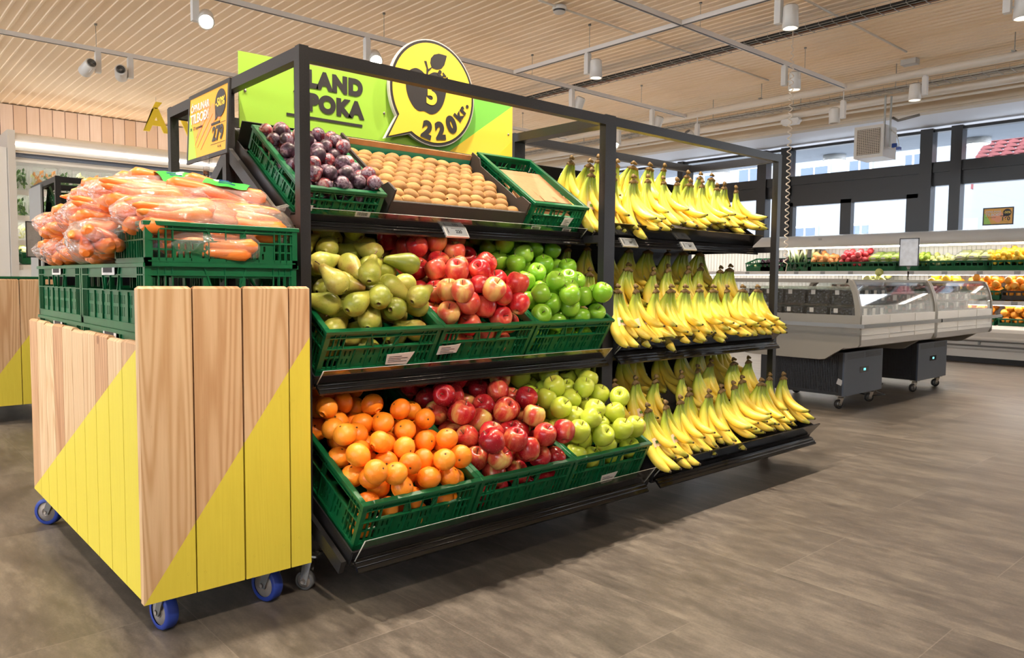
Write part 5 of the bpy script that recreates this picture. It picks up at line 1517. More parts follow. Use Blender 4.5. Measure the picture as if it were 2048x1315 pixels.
def banana_bunch(seed, label, group, nf=5, band=False):
    q = random.Random(seed)
    t = thing('banana_bunch', label, 'bunch of bananas', group=group)
    b = MB()
    w = 0.007 * nf
    b.tube([(-w * .42, 0.003, 0.010), (-w * .1, 0.006, 0.017), (w * .4, 0.003, 0.011)], [0.005, 0.0085, 0.0055], 8)
    b.tube([(-w * .75, 0.001, -0.012), (0, 0.003, -0.004), (w * .75, 0.001, -0.012)], [0.0065, 0.010, 0.0065], 8)
    b.build('crown', M['crown'], t)
    for i in range(nf):
        f = i - (nf - 1) / 2
        fm = FM[q.randrange(4)]
        mt = T(f * 0.0105, q.uniform(-.003, .003), -0.004) @ RZ(R(f * 7 + q.uniform(-5, 5))) @ RY(R(-f * 8.0 + q.uniform(-2.5, 2.5))) @ RX(R(q.uniform(-7, 5))) @ Matrix.Scale(q.uniform(0.94, 1.10), 4)
        c = fm.copy(); COL.objects.link(c); c.parent = t; c.matrix_local = mt; reg(t, c)
        for g in kids(fm):
            e = g.copy(); COL.objects.link(e); e.parent = c; reg(c, e)
        if i in (1, 3) and not band and q.random() < 0.75:
            th = R(q.uniform(25, 40)); Rr = 0.16
            p = Vector((0, -Rr * (1 - math.cos(th)), -0.03 - Rr * math.sin(th)))
            # on the outer (viewer) side of the curve
            nrm = Vector((0.35 * (1 if q.random() < .5 else -1), -math.sin(th) * 0 - math.cos(th), math.sin(th))).normalized()
            stick(c, T(*(p + nrm * 0.0187)) @ nrm.to_track_quat('Z', 'Y').to_matrix().to_4x4())
    # a second inner row of shorter fingers
    for i in range(max(0, nf - 3)):
        f = i - (nf - 4) / 2
        fm = FM[q.randrange(4)]
        mt = T(f * 0.014, 0.012, -0.004) @ RZ(R(f * 10 + q.uniform(-5, 5))) @ RY(R(-f * 6)) @ RX(R(-14 + q.uniform(-4, 4))) @ Matrix.Scale(q.uniform(0.84, 0.93), 4)
        c = fm.copy(); COL.objects.link(c); c.parent = t; c.matrix_local = mt; reg(t, c)
        for g in kids(fm):
            e = g.copy(); COL.objects.link(e); e.parent = c; reg(c, e)
    if band:
        b = MB(); n = 16; th = R(34); Rr = 0.16
        cy_, cz_ = -Rr * (1 - math.cos(th)), -0.038 - Rr * math.sin(th)
        for i in range(n + 1):
            a = -0.1 + (PI + 0.2) * i / n
            for j in (0, 1):
                wx = (nf * 0.0155 + 0.008) * math.cos(a)
                dep = 0.024 * math.sin(a)
                along = (j - 0.5) * 0.034
                # outward normal is (-cos th, +sin th) in y,z; tangent is (-sin th, -cos th)
                yy = cy_ - math.cos(th) * dep - math.sin(th) * along; zz = cz_ + math.sin(th) * dep - math.cos(th) * along
                b.v.append(Vector((wx, yy, zz)))
        for i in range(n): b.quadf([2 * i, 2 * i + 1, 2 * i + 3, 2 * i + 2], None, True)
        bd = b.build('paper_band', M['band'], t); bd['label'] = 'pale paper band around the bunch'
        b = MB(); nn = Vector((0, -math.cos(th), math.sin(th)))
        fr_ = nn.to_track_quat('Z', 'Y').to_matrix().to_4x4()
        b.box(-0.026, 0.006, -0.005, 0.005, 0.0252, 0.0258, T(0, cy_, cz_) @ fr_); b.build('band_print', M['leaf'], bd)
        b = MB(); b.box(0.014, 0.026, -0.008, 0.008, 0.0245, 0.0256, T(0, cy_, cz_) @ fr_); b.build('band_mark', M['sticker_blue'], bd)
    return t
LOCS = {
 'bottom': [(1.33, .33, 1), (1.31, .10, 1), (1.42, .12, 1), (1.64, .19, 0), (1.53, .15, 0), (1.74, .16, 0), (1.86, .18, 0), (1.97, .19, 0), (2.08, .22, 0), (2.18, .18, 0), (2.30, .21, 0), (2.41, .20, 0),
            (1.46, .33, 1), (1.58, .32, 0), (1.77, .33, 0), (1.93, .36, 0), (2.07, .39, 0), (2.25, .38, 0), (2.38, .38, 0),
            (1.42, .52, 0), (1.60, .53, 0), (1.73, .55, 0), (1.88, .54, 0), (2.02, .53, 0), (2.16, .52, 0), (2.30, .55, 0), (2.41, .56, 0)],
 'middle': [(1.33, .11, 1), (1.44, .12, 1), (1.57, .12, 0), (1.67, .10, 0), (1.77, .13, 0), (1.88, .14, 0), (1.98, .13, 0), (2.09, .12, 0), (2.22, .11, 0), (2.35, .11, 0), (1.31, .28, 1),
            (1.44, .31, 0), (1.60, .33, 0), (1.74, .30, 0), (1.88, .33, 0), (2.02, .32, 0), (2.16, .35, 0), (2.30, .33, 0), (2.41, .35, 0),
            (1.36, .48, 0), (1.50, .50, 0), (1.64, .49, 0), (1.78, .50, 0), (1.92, .50, 0), (2.06, .49, 0), (2.20, .50, 0), (2.34, .50, 0)],
 'top': [(1.30, .07, 1), (1.43, .09, 1), (1.56, .12, 0), (1.68, .16, 0), (1.80, .17, 0), (1.91, .18, 0), (2.02, .19, 0), (2.13, .20, 0), (2.24, .19, 0), (2.34, .22, 0), (2.42, .20, 0),
         (1.30, .26, 1), (1.41, .26, 0), (1.53, .33, 0), (1.63, .31, 0), (1.75, .32, 0), (1.89, .34, 0), (2.02, .36, 0), (2.16, .32, 0), (2.28, .33, 0), (2.39, .34, 0)]}
q = random.Random(21)
protos = {}
for tr_, L_ in LOCS.items():
    for (x, s, band) in L_:
        row = 'front' if s < 0.24 else ('middle' if s < 0.44 else 'back')
        if tr_ == 'top' and row == 'middle': row = 'back'
        key = 'b%d' % q.randrange(2) if band else 'p%d' % q.randrange(5)
        lab = ('banded yellow banana bunch at the left end of the %s tray, %s row' if band else 'yellow banana bunch in the %s tray, %s row, without a band') % (tr_, row)
        grp = '%s row of %sbanana bunches on the %s tray' % (row, 'banded ' if band else '', tr_)
        s2 = max(s, 0.135) + 0.008
        mt = tray_mtx(tr_, x) @ T(0, s2, 0.186 + (0.012 if row == 'front' else 0)) @ RZ(R(q.uniform(-6, 22))) @ RX(R(q.uniform(-20, -6) - (6 if row == 'front' else 0)))
        if key not in protos:
            t = banana_bunch(40 + len(protos), lab, grp, 4 if band else (5, 6, 5, 4, 6)[len(protos) % 5], bool(band))
            t.matrix_world = mt; protos[key] = t
        else: dup(protos[key], mt, lab, grp)
for fm in FM:
    for g in kids(fm): bpy.data.objects.remove(g)
    bpy.data.objects.remove(fm)
# ================================================================== CHILLED ISLAND CASES
def island(ox, label, ghost_end):
    t = thing('chilled_island_case', label, 'chilled display case', (ox, 0.20, 0))
    W, D = 1.285, 1.02
    # cross-section in y,z : white tub with a curved front
    tub = [(0.02, 0.455), (0.0, 0.50), (0.0, 0.655), (0.03, 0.655), (0.03, 0.60), (0.06, 0.56), (D - 0.06, 0.56), (D - 0.03, 0.60), (D - 0.03, 0.655), (D, 0.655), (D, 0.50), (D - 0.02, 0.455), (D - 0.28, 0.40), (0.28, 0.40)]
    b = MB(); b.prism(tub, 0.028, W - 0.028, 'x'); b.build('tub', M['white'], t)
    b = MB(); b.box(0.03, W - .03, -0.002, 0.0, 0.53, 0.532); b.box(0.45, 0.453, -0.003, 0, 0.50, 0.655); b.box(0.88, 0.883, -0.003, 0, 0.50, 0.655); b.build('seam', M['offwhite'], t)
    # end panels with curved shoulders
    def endp():
        pts = [(0.012, 0.455), (0.0, 0.47), (0.0, 0.66), (0.006, 0.72), (0.022, 0.79), (0.045, 0.85), (0.062, 0.878), (0.09, 0.888), (D - 0.09, 0.888), (D - 0.062, 0.878), (D - 0.045, 0.85), (D - 0.022, 0.79), (D - 0.006, 0.72), (D, 0.66), (D, 0.47), (D - 0.012, 0.455), (D - 0.10, 0.445), (D - 0.17, 0.40), (D - 0.22, 0.365), (D - 0.26, 0.36), (0.26, 0.36), (0.22, 0.365), (0.17, 0.40), (0.10, 0.445)]
        return pts
    inner = [(0.06, 0.655), (0.065, 0.72), (0.08, 0.79), (0.10, 0.845), (D - 0.10, 0.845), (D - 0.08, 0.79), (D - 0.065, 0.72), (D - 0.06, 0.655)]
    for k, x0 in enumerate((0.0, W - 0.026)):
        b = MB()
        ol = endp()
        # lower solid part and the frame above it
        low = [p for p in ol if p[1] <= 0.665]
        lowp = [(0.012, 0.455), (0.0, 0.47), (0.0, 0.655), (D, 0.655), (D, 0.47), (D - 0.012, 0.455), (D - 0.10, 0.445), (D - 0.17, 0.40), (D - 0.22, 0.365), (D - 0.26, 0.36), (0.26, 0.36), (0.22, 0.365), (0.17, 0.40), (0.10, 0.445)]
        b.prism(lowp, x0, x0 + 0.026, 'x')
        lft = [(0.0, 0.655), (0.006, 0.72), (0.022, 0.79), (0.045, 0.85), (0.062, 0.878), (0.09, 0.888), (0.10, 0.862), (0.075, 0.845), (0.055, 0.79), (0.04, 0.72), (0.034, 0.655)]
        b.prism(lft, x0, x0 + 0.026, 'x'); b.prism([(D - p[0], p[1]) for p in lft][::-1], x0, x0 + 0.026, 'x')
        b.box(x0, x0 + 0.026, 0.085, D - 0.085, 0.862, 0.888)
        ep = b.build('end_panel', M['casegrey'], t)
        b = MB(); b.prism([(0.034, 0.655), (0.04, 0.72), (0.055, 0.79), (0.075, 0.845), (0.10, 0.862), (D - 0.10, 0.862), (D - 0.075, 0.845), (D - 0.055, 0.79), (D - 0.04, 0.72), (D - 0.034, 0.655)], x0 + 0.010, x0 + 0.015, 'x'); b.build('glass_pane', M['case_glass'], ep)
    for sgn in (0, 1):
        cur = [(0.006, 0.655), (0.012, 0.72), (0.028, 0.79), (0.050, 0.845), (0.078, 0.878), (0.082, 0.874), (0.054, 0.841), (0.032, 0.787), (0.016, 0.718), (0.010, 0.655)]
        if sgn: cur = [(D - p[0], p[1]) for p in cur][::-1]
        b = MB(); b.prism(cur, 0.027, W - 0.027, 'x', sm=False); b.build('curved_glass', M['case_glass'], t)
    b = MB(); b.box(0.026, W - .026, 0.072, 0.092, 0.868, 0.884); b.box(0.026, W - .026, D - 0.092, D - 0.072, 0.868, 0.884); b.build('top_rail', M['casegrey'], t)
    b = MB()
    b.box(-0.03, W + (0.10 if ghost_end else 0.0), -0.045, -0.028, 0.578, 0.603)
    for x0 in (0.05, W / 2, W - 0.1): b.box(x0, x0 + 0.02, -0.03, 0.0, 0.582, 0.598)
    b.build('bumper_bar', M['grey_metal'], t)
    if not ghost_end:
        b = MB(); b.box(-0.045, -0.028, -0.045, D + 0.03, 0.578, 0.603); b.box(-0.03, 0.0, 0.1, 0.12, 0.582, 0.598); b.box(-0.03, 0, D - .12, D - .1, 0.582, 0.598); b.build('bumper_bar', M['grey_metal'], t)
    # compressor box with louvres and display
    b = MB(); x0, x1, y0, y1 = 0.29, 0.905, 0.22, 0.86
    b.box(x0 + 0.01, x1 - 0.01, y0 + 0.012, y1 - 0.012, 0.09, 0.385); c = b.build('compressor_box', M['dark_panel'], t)
    b = MB(); b.box(x0 - 0.002, x1, y0, y0 + 0.012, 0.088, 0.388); b.build('front_plate', M['bluegrey'], c)
    b = MB()
    for k in range(5): b.box(x0 + 0.04, x0 + 0.30, y0 - 0.001, y0 + 0.001, 0.340 + k * 0.008, 0.343 + k * 0.008); b.box(x0 + 0.32, x1 - 0.03, y0 - 0.001, y0 + 0.001, 0.340 + k * 0.008, 0.3445 + k * 0.008)
    b.build('louvres', M['ink'], c)
    b = MB(); b.box(x0 + 0.24, x0 + 0.38, y0 - 0.0015, y0 + 0.001, 0.235, 0.275); b.build('display_window', M['black_gloss'], c)
    b = MB()
    for k in range(3): b.box(x0 + 0.30 + k * 0.012, x0 + 0.307 + k * 0.012, y0 - 0.0022, y0 - 0.0014, 0.247, 0.263)
    b.build('display_digits', M['display'], c)
    b = MB(); yy = y0 + 0.05
    while yy < y1 - 0.08: b.box(x0 + 0.005, x0 + 0.0105, yy, yy + 0.004, 0.11, 0.37); yy += 0.012
    zz = 0.11
    while zz < 0.37: b.box(x0 + 0.004, x0 + 0.0095, y0 + 0.05, y1 - 0.08, zz, zz + 0.0035); zz += 0.012
    b.build('side_grille', M['ink'], c)
    if not ghost_end:
        b = MB(); b.prism([(0.0, 0.0), (0.034, 0.012), (0.022, 0.05), (-0.012, 0.036)], x0 + 0.001, x0 + 0.003, 'x', T(0, y0 + 0.02, 0.16)); b.build('notice', M['paper'], c)
    for (cx, cy) in ((x0 + 0.03, y0 + 0.03), (x1 - 0.10, y0 + 0.03), (x0 + 0.03, y1 - 0.05), (x1 - 0.10, y1 - 0.05)):
        caster(t, cx, cy, 2.7 if cx < 0.5 else 2.4, 0.032, ('dark_rubber', 'chrome'), 0.022, 0.09, hub='grey_metal')
    return t
island(3.885, 'nearer chilled island case with berry punnets, on a grey compressor box', False)
island(5.175, 'farther chilled island case, right of the one with berry punnets', True)
def punnet(mat, label, group, w=0.12, d=0.15, h=0.075, cat='punnet'):
    t = thing('berry_punnet', label, cat, group=group)
    b = MB(); n = 10
    for i in range(n + 1):
        for j in range(n + 1):
            x = -w / 2 * 0.94 + w * 0.94 * i / n; y = -d / 2 * 0.94 + d * 0.94 * j / n
            b.v.append(Vector((x, y, h * 0.80 + 0.010 * mnoise.noise(Vector((x * 90, y * 90, 0))))))
    for i in range(n):
        for j in range(n): b.quadf([i * (n + 1) + j, (i + 1) * (n + 1) + j, (i + 1) * (n + 1) + j + 1, i * (n + 1) + j + 1], None, True)
    b.box(-w / 2 * .94, w / 2 * .94, -d / 2 * .94, d / 2 * .94, 0.003, h * 0.8)
    b.build('berries', M[mat], t)
    b = MB(); b.cbox(-w / 2, w / 2, -d / 2, d / 2, 0, h, 0.008); b.build('clear_lid', M['pack'], t)
    b = MB(); b.box(-0.022, 0.022, -d / 2 - .0015, -d / 2 - .0005, h * 0.2, h * 0.8); b.build('label', M['paper'], t)
    b = MB(); b.box(-w / 2 - .0015, -w / 2 - .0005, 0.02, 0.048, h * 0.55, h * 0.80); b.build('label', M['paper'], t)
    return t
pa = punnet('berry', 'clear punnet of dark blueberries stacked in the nearer island case', 'punnets of blueberries in the nearer island case', 0.122, 0.15, 0.116)
pb = punnet('redberry', 'clear pack of reddish fruit lying in the farther island case', 'packs of reddish fruit in the farther island case', 0.20, 0.205, 0.062)
first = [True, True]
for lay in range(2):
    for i in range(4):
        for j in range(5):
            mt = T(3.885 + 0.105 + i * 0.128 + (0.01 if lay else 0), 0.20 + 0.145 + j * 0.162, 0.603 + lay * 0.118) @ RZ(R(rnd.uniform(-3, 3)))
            if first[0]: pa.matrix_world = mt; first[0] = False
            else: dup(pa, mt)
q = random.Random(6)
for lay in range(4):
    for i in range(4):
        for j in range(4):
            if lay == 3 and q.random() < 0.5: continue
            for base_x, n_ in ((5.175, 4), (3.885 + 0.55, 3)):
                if i >= n_ or (base_x < 5 and lay == 3): continue
                mt = T(base_x + 0.14 + i * 0.225 + q.uniform(-.01, .01), 0.20 + 0.16 + j * 0.225, 0.603 + lay * 0.064) @ RZ(R(q.uniform(-14, 14))) @ RY(R(q.uniform(-5, 5) if lay else 0))
                if first[1]: pb.matrix_world = mt; first[1] = False
                else:
                    c = dup(pb, mt)
                    if base_x < 5: c['label'] = 'clear pack of reddish fruit at the right end of the nearer island case'; c['group'] = 'packs of reddish fruit in the nearer island case'
t = thing('info_stand', 'small white poster stand rising from the island cases', 'sign stand', (5.30, 0.46, 0.0))
b = MB(); b.box(-0.003, 0.003, -0.066, 0.066, 1.0, 1.205); b.build('poster', plain('pale_poster', srgb(196, 204, 214), 0.35, nz=0.12, nscale=26), t)
b = MB(); b.box(-0.005, 0.005, -0.072, -0.066, 0.995, 1.21); b.box(-0.005, 0.005, 0.066, 0.072, 0.995, 1.21); b.box(-0.005, 0.005, -0.072, 0.072, 1.205, 1.211); b.box(-0.005, 0.005, -0.072, 0.072, 0.994, 1.0); b.build('frame', M['black'], t)
b = MB(); b.tube([(0, 0, 0.95), (0, 0, 1.0)], 0.009, 8); b.prism([(-0.02, 1.0), (0.02, 1.0), (0.008, 0.975), (-0.008, 0.975)], -0.004, 0.004, 'x'); b.build('clear_holder', M['acrylic'], t)
b = MB(); b.tube([(0, 0, 0.60), (0, 0, 0.955)], 0.007, 8); b.build('pole', M['black_gloss'], t)
o = MB().tube([(4.86, 0.75, 0.04), (4.92, 0.55, 0.01), (5.05, 0.5, 0.012), (5.2, 0.62, 0.010), (5.4, 0.66, 0.05)], 0.006, 6).build('power_cable', M['blackcable']); tag(o, 'black power cable on the floor between the two island cases', 'cable')

# ================================================================== RIGHT WALL CABINET
Y0, Y1 = -3.2, 7.2
wc = thing('wall_cabinet', 'long white open refrigerated wall cabinet under the windows', 'refrigerated cabinet', (0, 0, 0))
def px(poly, nm, mat, y0=Y0, y1=Y1, par=None):
    """extrude an x,z outline along y"""
    b = MB(); b.prism(poly, y0, y1, 'y'); return b.build(nm, M[mat], par or wc)
px([(8.40, 0.06), (8.40, 0.14), (8.385, 0.16), (8.385, 0.27), (8.40, 0.29), (8.405, 0.34), (8.43, 0.375), (8.47, 0.40), (8.56, 0.41), (8.58, 0.36), (8.98, 0.36), (8.98, 0.06)], 'base', 'white')
px([(8.43, 0.0), (8.43, 0.06), (8.95, 0.06), (8.95, 0.0)], 'kickboard', 'dark_panel')
for z in (0.19, 0.245):
    b = MB(); b.tube([(8.365, Y0, z), (8.365, Y1, z)], 0.010, 8)
    if z > 0.2:
        yy = Y0 + 0.3
        while yy < Y1: b.box(8.366, 8.39, yy, yy + 0.02, 0.18, 0.255); yy += 1.25
    b.build('bumper_rail', M['grey_metal'], wc)
px([(8.94, 0.36), (8.94, 1.36), (8.98, 1.36), (8.98, 0.36)], 'back_panel', 'white')
b = MB(); yy = Y0 + 0.05
while yy < Y1 - 0.05: b.box(8.932, 8.941, yy, yy + 0.006, 0.40, 1.30); yy += 0.05
b.build('back_ribs', M['offwhite'], wc)
n = 12; cp = []
for k in range(n + 1):
    a = R(95 + 120 * k / n)
    cp.append((8.60 + 0.115 * math.cos(a), 1.375 + 0.095 * math.sin(a)))
canopy = [(8.98, 1.40), (8.98, 1.47)] + cp + [(8.56, 1.315), (8.62, 1.335), (8.75, 1.39)]
b = MB(); b.prism(canopy, Y0, Y1, 'y', sm=False); cn = b.build('canopy', M['offwhite'], wc)
for p_ in cn.data.polygons: p_.use_smooth = len(p_.vertices) == 4
cn.data.materials.append(M['white'])
px([(8.585, 1.30), (8.585, 1.315), (8.62, 1.315), (8.62, 1.30)], 'light_tube', 'tube')
px([(8.64, 1.33), (8.64, 1.345), (8.93, 1.37), (8.93, 1.355)], 'air_guide', 'beam')
for (z, xf) in ((0.975, 8.60), (0.645, 8.55)):
    sh = px([(xf, z), (xf, z + 0.006), (8.94, z + 0.03), (8.94, z + 0.024)], 'shelf', 'white')
    px([(xf - 0.012, z - 0.012), (xf - 0.012, z + 0.036), (xf - 0.002, z + 0.036), (xf - 0.002, z - 0.012)], 'price_rail', 'white', par=sh)
    b = MB(); yy = Y0 + 0.16
    while yy < Y1: b.box(xf - 0.015, xf - 0.011, yy, yy + 0.06, z - 0.006, z + 0.030); yy += 0.36
    b.build('price_ticket', M['lightgrey'], sh)
    px([(xf + 0.02, z - 0.016), (xf + 0.02, z - 0.006), (xf + 0.05, z - 0.006), (xf + 0.05, z - 0.016)], 'light_tube', 'tube', par=sh)
b = MB(); b.box(8.40, 8.98, Y0 - .04, Y0, 0.0, 1.45); b.build('end_panel', M['white'], wc)
b = MB(); b.box(8.40, 8.98, Y1, Y1 + .04, 0.0, 1.45); b.build('end_panel', M['white'], wc)
for yy in (4.30, 2.0):
    b = MB(); pts = [(8.56, yy + 0.03 * math.cos(R(a)), 1.315 - 0.022 * math.sin(R(a))) for a in range(0, 181, 20)]; b.tube(pts, 0.003, 6); b.build('blind_handle', M['chrome'], wc)
for yy in (2.73, 5.0):
    b = MB(); b.box(8.484, 8.49, yy, yy + 0.04, 1.40, 1.425); b.build('badge', M['lightgrey'], wc)

# simple low-relief crate for the cabinets (front wall, sides, rim), parts merged where the photo shows none
def back_crate(w, d, h, label, group, mat='crate', nm='produce_crate'):
    b = MB()
    b.box(0, w, 0, d, 0, 0.006)
    for (a, c, e, f) in ((0, w, 0, 0.006), (0, w, d - 0.006, d), (0, 0.006, 0.006, d - .006), (w - 0.006, w, 0.006, d - .006)):
        b.box(a, c, e, f, 0.006, h * 0.5); b.box(a, c, e, f, h * 0.82, h)
        if c - a > 0.05:
            k = a
            while k < c: b.box(k, k + 0.012, e, f, h * 0.5, h * 0.82); k += 0.06
        else:
            k = e
            while k < f: b.box(a, c, k, k + 0.012, h * 0.5, h * 0.82); k += 0.06
    b.cbox(-0.004, w + 0.004, -0.004, 0.008, h - 0.008, h, 0.002)
    o = b.build(nm, M[mat]); tag(o, label, 'crate', group); return o
# world frame: crate front faces -X; local x runs toward -Y
def BM(y_left, x_front, z, tilt): return T(x_front, y_left, z) @ RZ(R(-90)) @ RX(R(tilt))
bcr = back_crate(0.385, 0.30, 0.115, 'x', 'green crates on the upper shelf of the wall cabinet')
items = [
 (3.86, 'white mushrooms', 'palegreen', 0.018, 'mushroom', 40), (3.64, 'dark aubergines', 'eggplant', 0.028, 'aubergine', 26), (3.30, 'leeks', 'leek', 0.0, 'leek', 0), (2.96, 'brown roots', 'ginger', 0.036, 'sweet_potato', 20),
 (2.56, 'red pomegranates', 'pome', 0.036, 'pomegranate', 26), (2.18, 'wrapped cucumbers', 'palegreen', 0.0, 'pack', 0), (1.86, 'green limes', 'lime', 0.027, 'lime', 44), (1.60, 'pale peppers', 'palegreen', 0.030, 'pepper', 24),
 (1.22, 'bagged pale vegetables', 'palegreen', 0.0, 'bagged', 0), (0.90, 'yellow lemons', 'lemon', 0.030, 'lemon', 40), (0.50, 'more yellow lemons', 'lemon', 0.030, 'lemon', 30)]
fst = True
def ell(nm, mat, r, k, label, cat, group, seed=1):
    b = MB(); n = 9
    prof = [(0, -r * k)] + [(r * math.sin(PI * j / n), -r * k * math.cos(PI * j / n)) for j in range(1, n)] + [(0, r * k)]
    b.lathe(prof, 14)
    for i, v in enumerate(b.v): b.v[i] = v * (1 + 0.06 * mnoise.noise(v * 30 + Vector((seed, 0, 0))))
    o = b.build(nm, M[mat]); tag(o, label, cat, group); return o
def pile(y_left, xf, z, tilt, r, n, seed, src, w=0.375, d=0.29, floor=0.02, zmin=0.06):
    q = random.Random(seed); used = 0
    for c in pack(w, d, r, floor, n, seed):
        if c[2] < zmin: continue
        mt = BM(y_left, xf, z, tilt) @ T(*c) @ RZ(q.uniform(0, 6)) @ RX(q.uniform(-1.4, 1.4)) @ Matrix.Scale(q.uniform(.9, 1.08), 4)
        if not used: src.matrix_world = mt
        else: dup(src, mt)
        used += 1
for k, (yl, what, mat, r, nm, cnt) in enumerate(items):
    z = 1.012; tl = 14
    mt = BM(yl, 8.605, z, tl)
    lab = 'green crate of %s on the upper shelf of the wall cabinet' % what
    if fst: bcr.matrix_world = mt; bcr['label'] = lab; fst = False
    else: dup(bcr, mt, lab)
    if r:
        ln = {'aubergine': 2.2, 'sweet_potato': 1.3, 'lemon': 1.25, 'lime': 1.12, 'pepper': 1.2}.get(nm, 1.0)
        s = ell(nm, mat, r, ln, '%s in the heap of %s on the upper cabinet shelf' % (nm.replace('_', ' '), what), nm.replace('_', ' '), what + ' on the upper cabinet shelf', k)
        pile(yl, 8.605, z, tl, r, int(cnt * 1.8), 30 + k, s)
    elif nm == 'leek':
        b = MB(); b.tube([(0, 0, -0.16), (0, 0, 0.02), (0, 0.004, 0.16)], [0.013, 0.014, 0.021], 8, flat=0.8)
        s = b.build('leek', M['leek']); tag(s, 'dark green leek standing in the crate behind the rack post', 'leek', 'leeks in the wall cabinet')
        for j in range(26):
            mt = BM(yl, 8.605, z, tl) @ T(0.02 + 0.34 * rnd.random(), 0.05 + 0.2 * rnd.random(), 0.12 + 0.04 * rnd.random()) @ RZ(R(rnd.uniform(-20, 20))) @ RY(R(rnd.uniform(-30, -5))) @ RX(R(rnd.uniform(-50, -20)))
            if j == 0: s.matrix_world = mt
            else: dup(s, mt)
    else:
        t = thing('vegetable_pack', 'wrapped pack in the crate of %s' % what, 'pack', group=what + ' in the wall cabinet')
        b = MB(); b.cbox(-0.055, 0.055, -0.04, 0.04, 0.0, 0.035, 0.015); b.build('vegetables', M['palegreen' if nm == 'bagged' else 'lime'], t)
        b = MB(); b.cbox(-0.062, 0.062, -0.046, 0.046, -0.003, 0.043, 0.012); b.build('wrapping', M['pack'], t)
        b = MB(); b.box(-0.025, 0.025, -0.0475, -0.0465, 0.008, 0.03); b.build('label', M['paper'], t)
        first_ = True
        for lay in range(2):
            for i in range(3):
                for j in range(3):
                    mt = BM(yl, 8.605, z, tl) @ T(0.065 + i * 0.125, 0.05 + j * 0.095, 0.092 + lay * 0.045 + j * .004) @ RZ(R(rnd.uniform(-10, 10)))
                    if first_: t.matrix_world = mt; first_ = False
                    else: dup(t, mt)
# second shelf and well: oranges, melons
b2 = [(2.30, 'large pale melons', 'palegreen', 0.052, 'melon', 12), (1.90, 'mixed wrapped fruit', 'redberry', 0.03, 'fruit', 24), (1.50, 'large pale melons', 'lemon', 0.05, 'melon', 12), (1.10, 'navel oranges', 'bigorange', 0.040, 'orange', 22), (0.72, 'navel oranges', 'bigorange', 0.040, 'orange', 22), (2.7, 'pale wrapped greens', 'palegreen', 0.03, 'lettuce', 20)]
for k, (yl, what, mat, r, nm, cnt) in enumerate(b2):
    lab = 'dark crate of %s on the middle shelf of the wall cabinet, %s' % (what, ('second', 'first', 'third', 'fourth', 'last', 'leftmost')[k])
    o = back_crate(0.36, 0.32, 0.10, lab, 'dark crates on the middle cabinet shelf', 'crate' if k != 4 else 'card_out') if k in (0, 4) else dup(o, T(0, 0, 0), lab)
    o.matrix_world = BM(yl, 8.565, 0.692, 8)
    s = ell(nm, mat, r, 1.0, '%s on the middle cabinet shelf among %s' % (nm, what), nm, '%s on the middle cabinet shelf %d' % (what, k), k)
    s['group'] = what + ' on the middle cabinet shelf'
    pile(yl, 8.565, 0.692, 8, r, int(cnt * 1.6), 60 + k, s, w=0.35, d=0.31)
b3 = [(1.15, 'bigorange', 0.043, 'orange'), (0.75, 'bigorange', 0.043, 'orange'), (0.40, 'pear', 0.036, 'pineapple')]
for k, (yl, mat, r, nm) in enumerate(b3):
    lab = 'green crate in the bottom of the wall cabinet, %s' % ('left of the oranges pair', 'right of the oranges pair', 'at the photo edge')[k]
    o = back_crate(0.36, 0.34, 0.09, lab, 'green crates in the cabinet well') if k == 0 else dup(o, T(0, 0, 0), lab)
    o.matrix_world = BM(yl, 8.60, 0.40, 6)
    s = ell(nm, mat, r, 1.0, '%s heaped in the bottom of the wall cabinet' % nm, nm, nm + 's in the cabinet well', k)
    pile(yl, 8.60, 0.40, 6, r, 34, 80 + k, s, w=0.35, d=0.33)

# ================================================================== LEFT WALL CABINET
lc = thing('wall_cabinet', 'tall white open wall cabinet of herbs and greens at the far left', 'refrigerated cabinet', (0, 0, 0))
def py(poly, nm, mat, x0=0.74, x1=7.0, par=None):
    b = MB(); b.prism(poly, x0, x1, 'x'); return b.build(nm, M[mat], par or lc)
py([(8.75, 0.1), (8.75, 0.5), (8.85, 0.55), (9.62, 0.55), (9.62, 0.1)], 'base', 'white')
py([(9.58, 0.55), (9.58, 2.3), (9.63, 2.3), (9.63, 0.55)], 'back_panel', 'white')
n = 10; cp = []
for k in range(n + 1):
    a = R(80 + 110 * k / n); cp.append((8.94 + 0.16 * math.cos(a), 2.455 + 0.105 * math.sin(a)))
py([(9.63, 2.33), (9.63, 2.56)] + cp + [(8.80, 2.395), (8.84, 2.345), (8.95, 2.345), (9.1, 2.33)], 'canopy', 'white')
py([(8.775, 2.398), (8.775, 2.410), (8.79, 2.410), (8.79, 2.398)], 'light_tube', 'tube')
py([(9.30, 2.552), (9.30, 2.575), (9.36, 2.575), (9.36, 2.552)], 'added_uplight', 'added_glow')  # unseen strip added on the cabinet top to brighten ceiling and planks
py([(8.86, 2.32), (8.86, 2.345), (8.90, 2.345), (8.90, 2.32)], 'valance', 'beam')
py([(8.88, 2.27), (8.88, 2.32), (8.89, 2.32), (8.89, 2.27)], 'lower_valance', 'bluegrey')
py([(8.97, 2.24), (8.97, 2.258), (8.99, 2.258), (8.99, 2.24)], 'light_tube', 'tube')  # extra tube added behind the blind to brighten the herbs
py([(8.90, 2.215), (8.90, 2.27), (8.91, 2.27), (8.91, 2.215)], 'night_blind', 'offwhite')
b = MB(); b.box(0.665, 0.74, 8.74, 9.63, 0.0, 2.56); b.build('end_panel', M['offwhite'], lc)
b = MB(); b.box(0.30, 0.66, 8.80, 9.6, 0.0, 2.36); o = b.build('freezer_side', M['white']); tag(o, 'plain white cabinet side at the very left edge of the photo', 'cabinet')
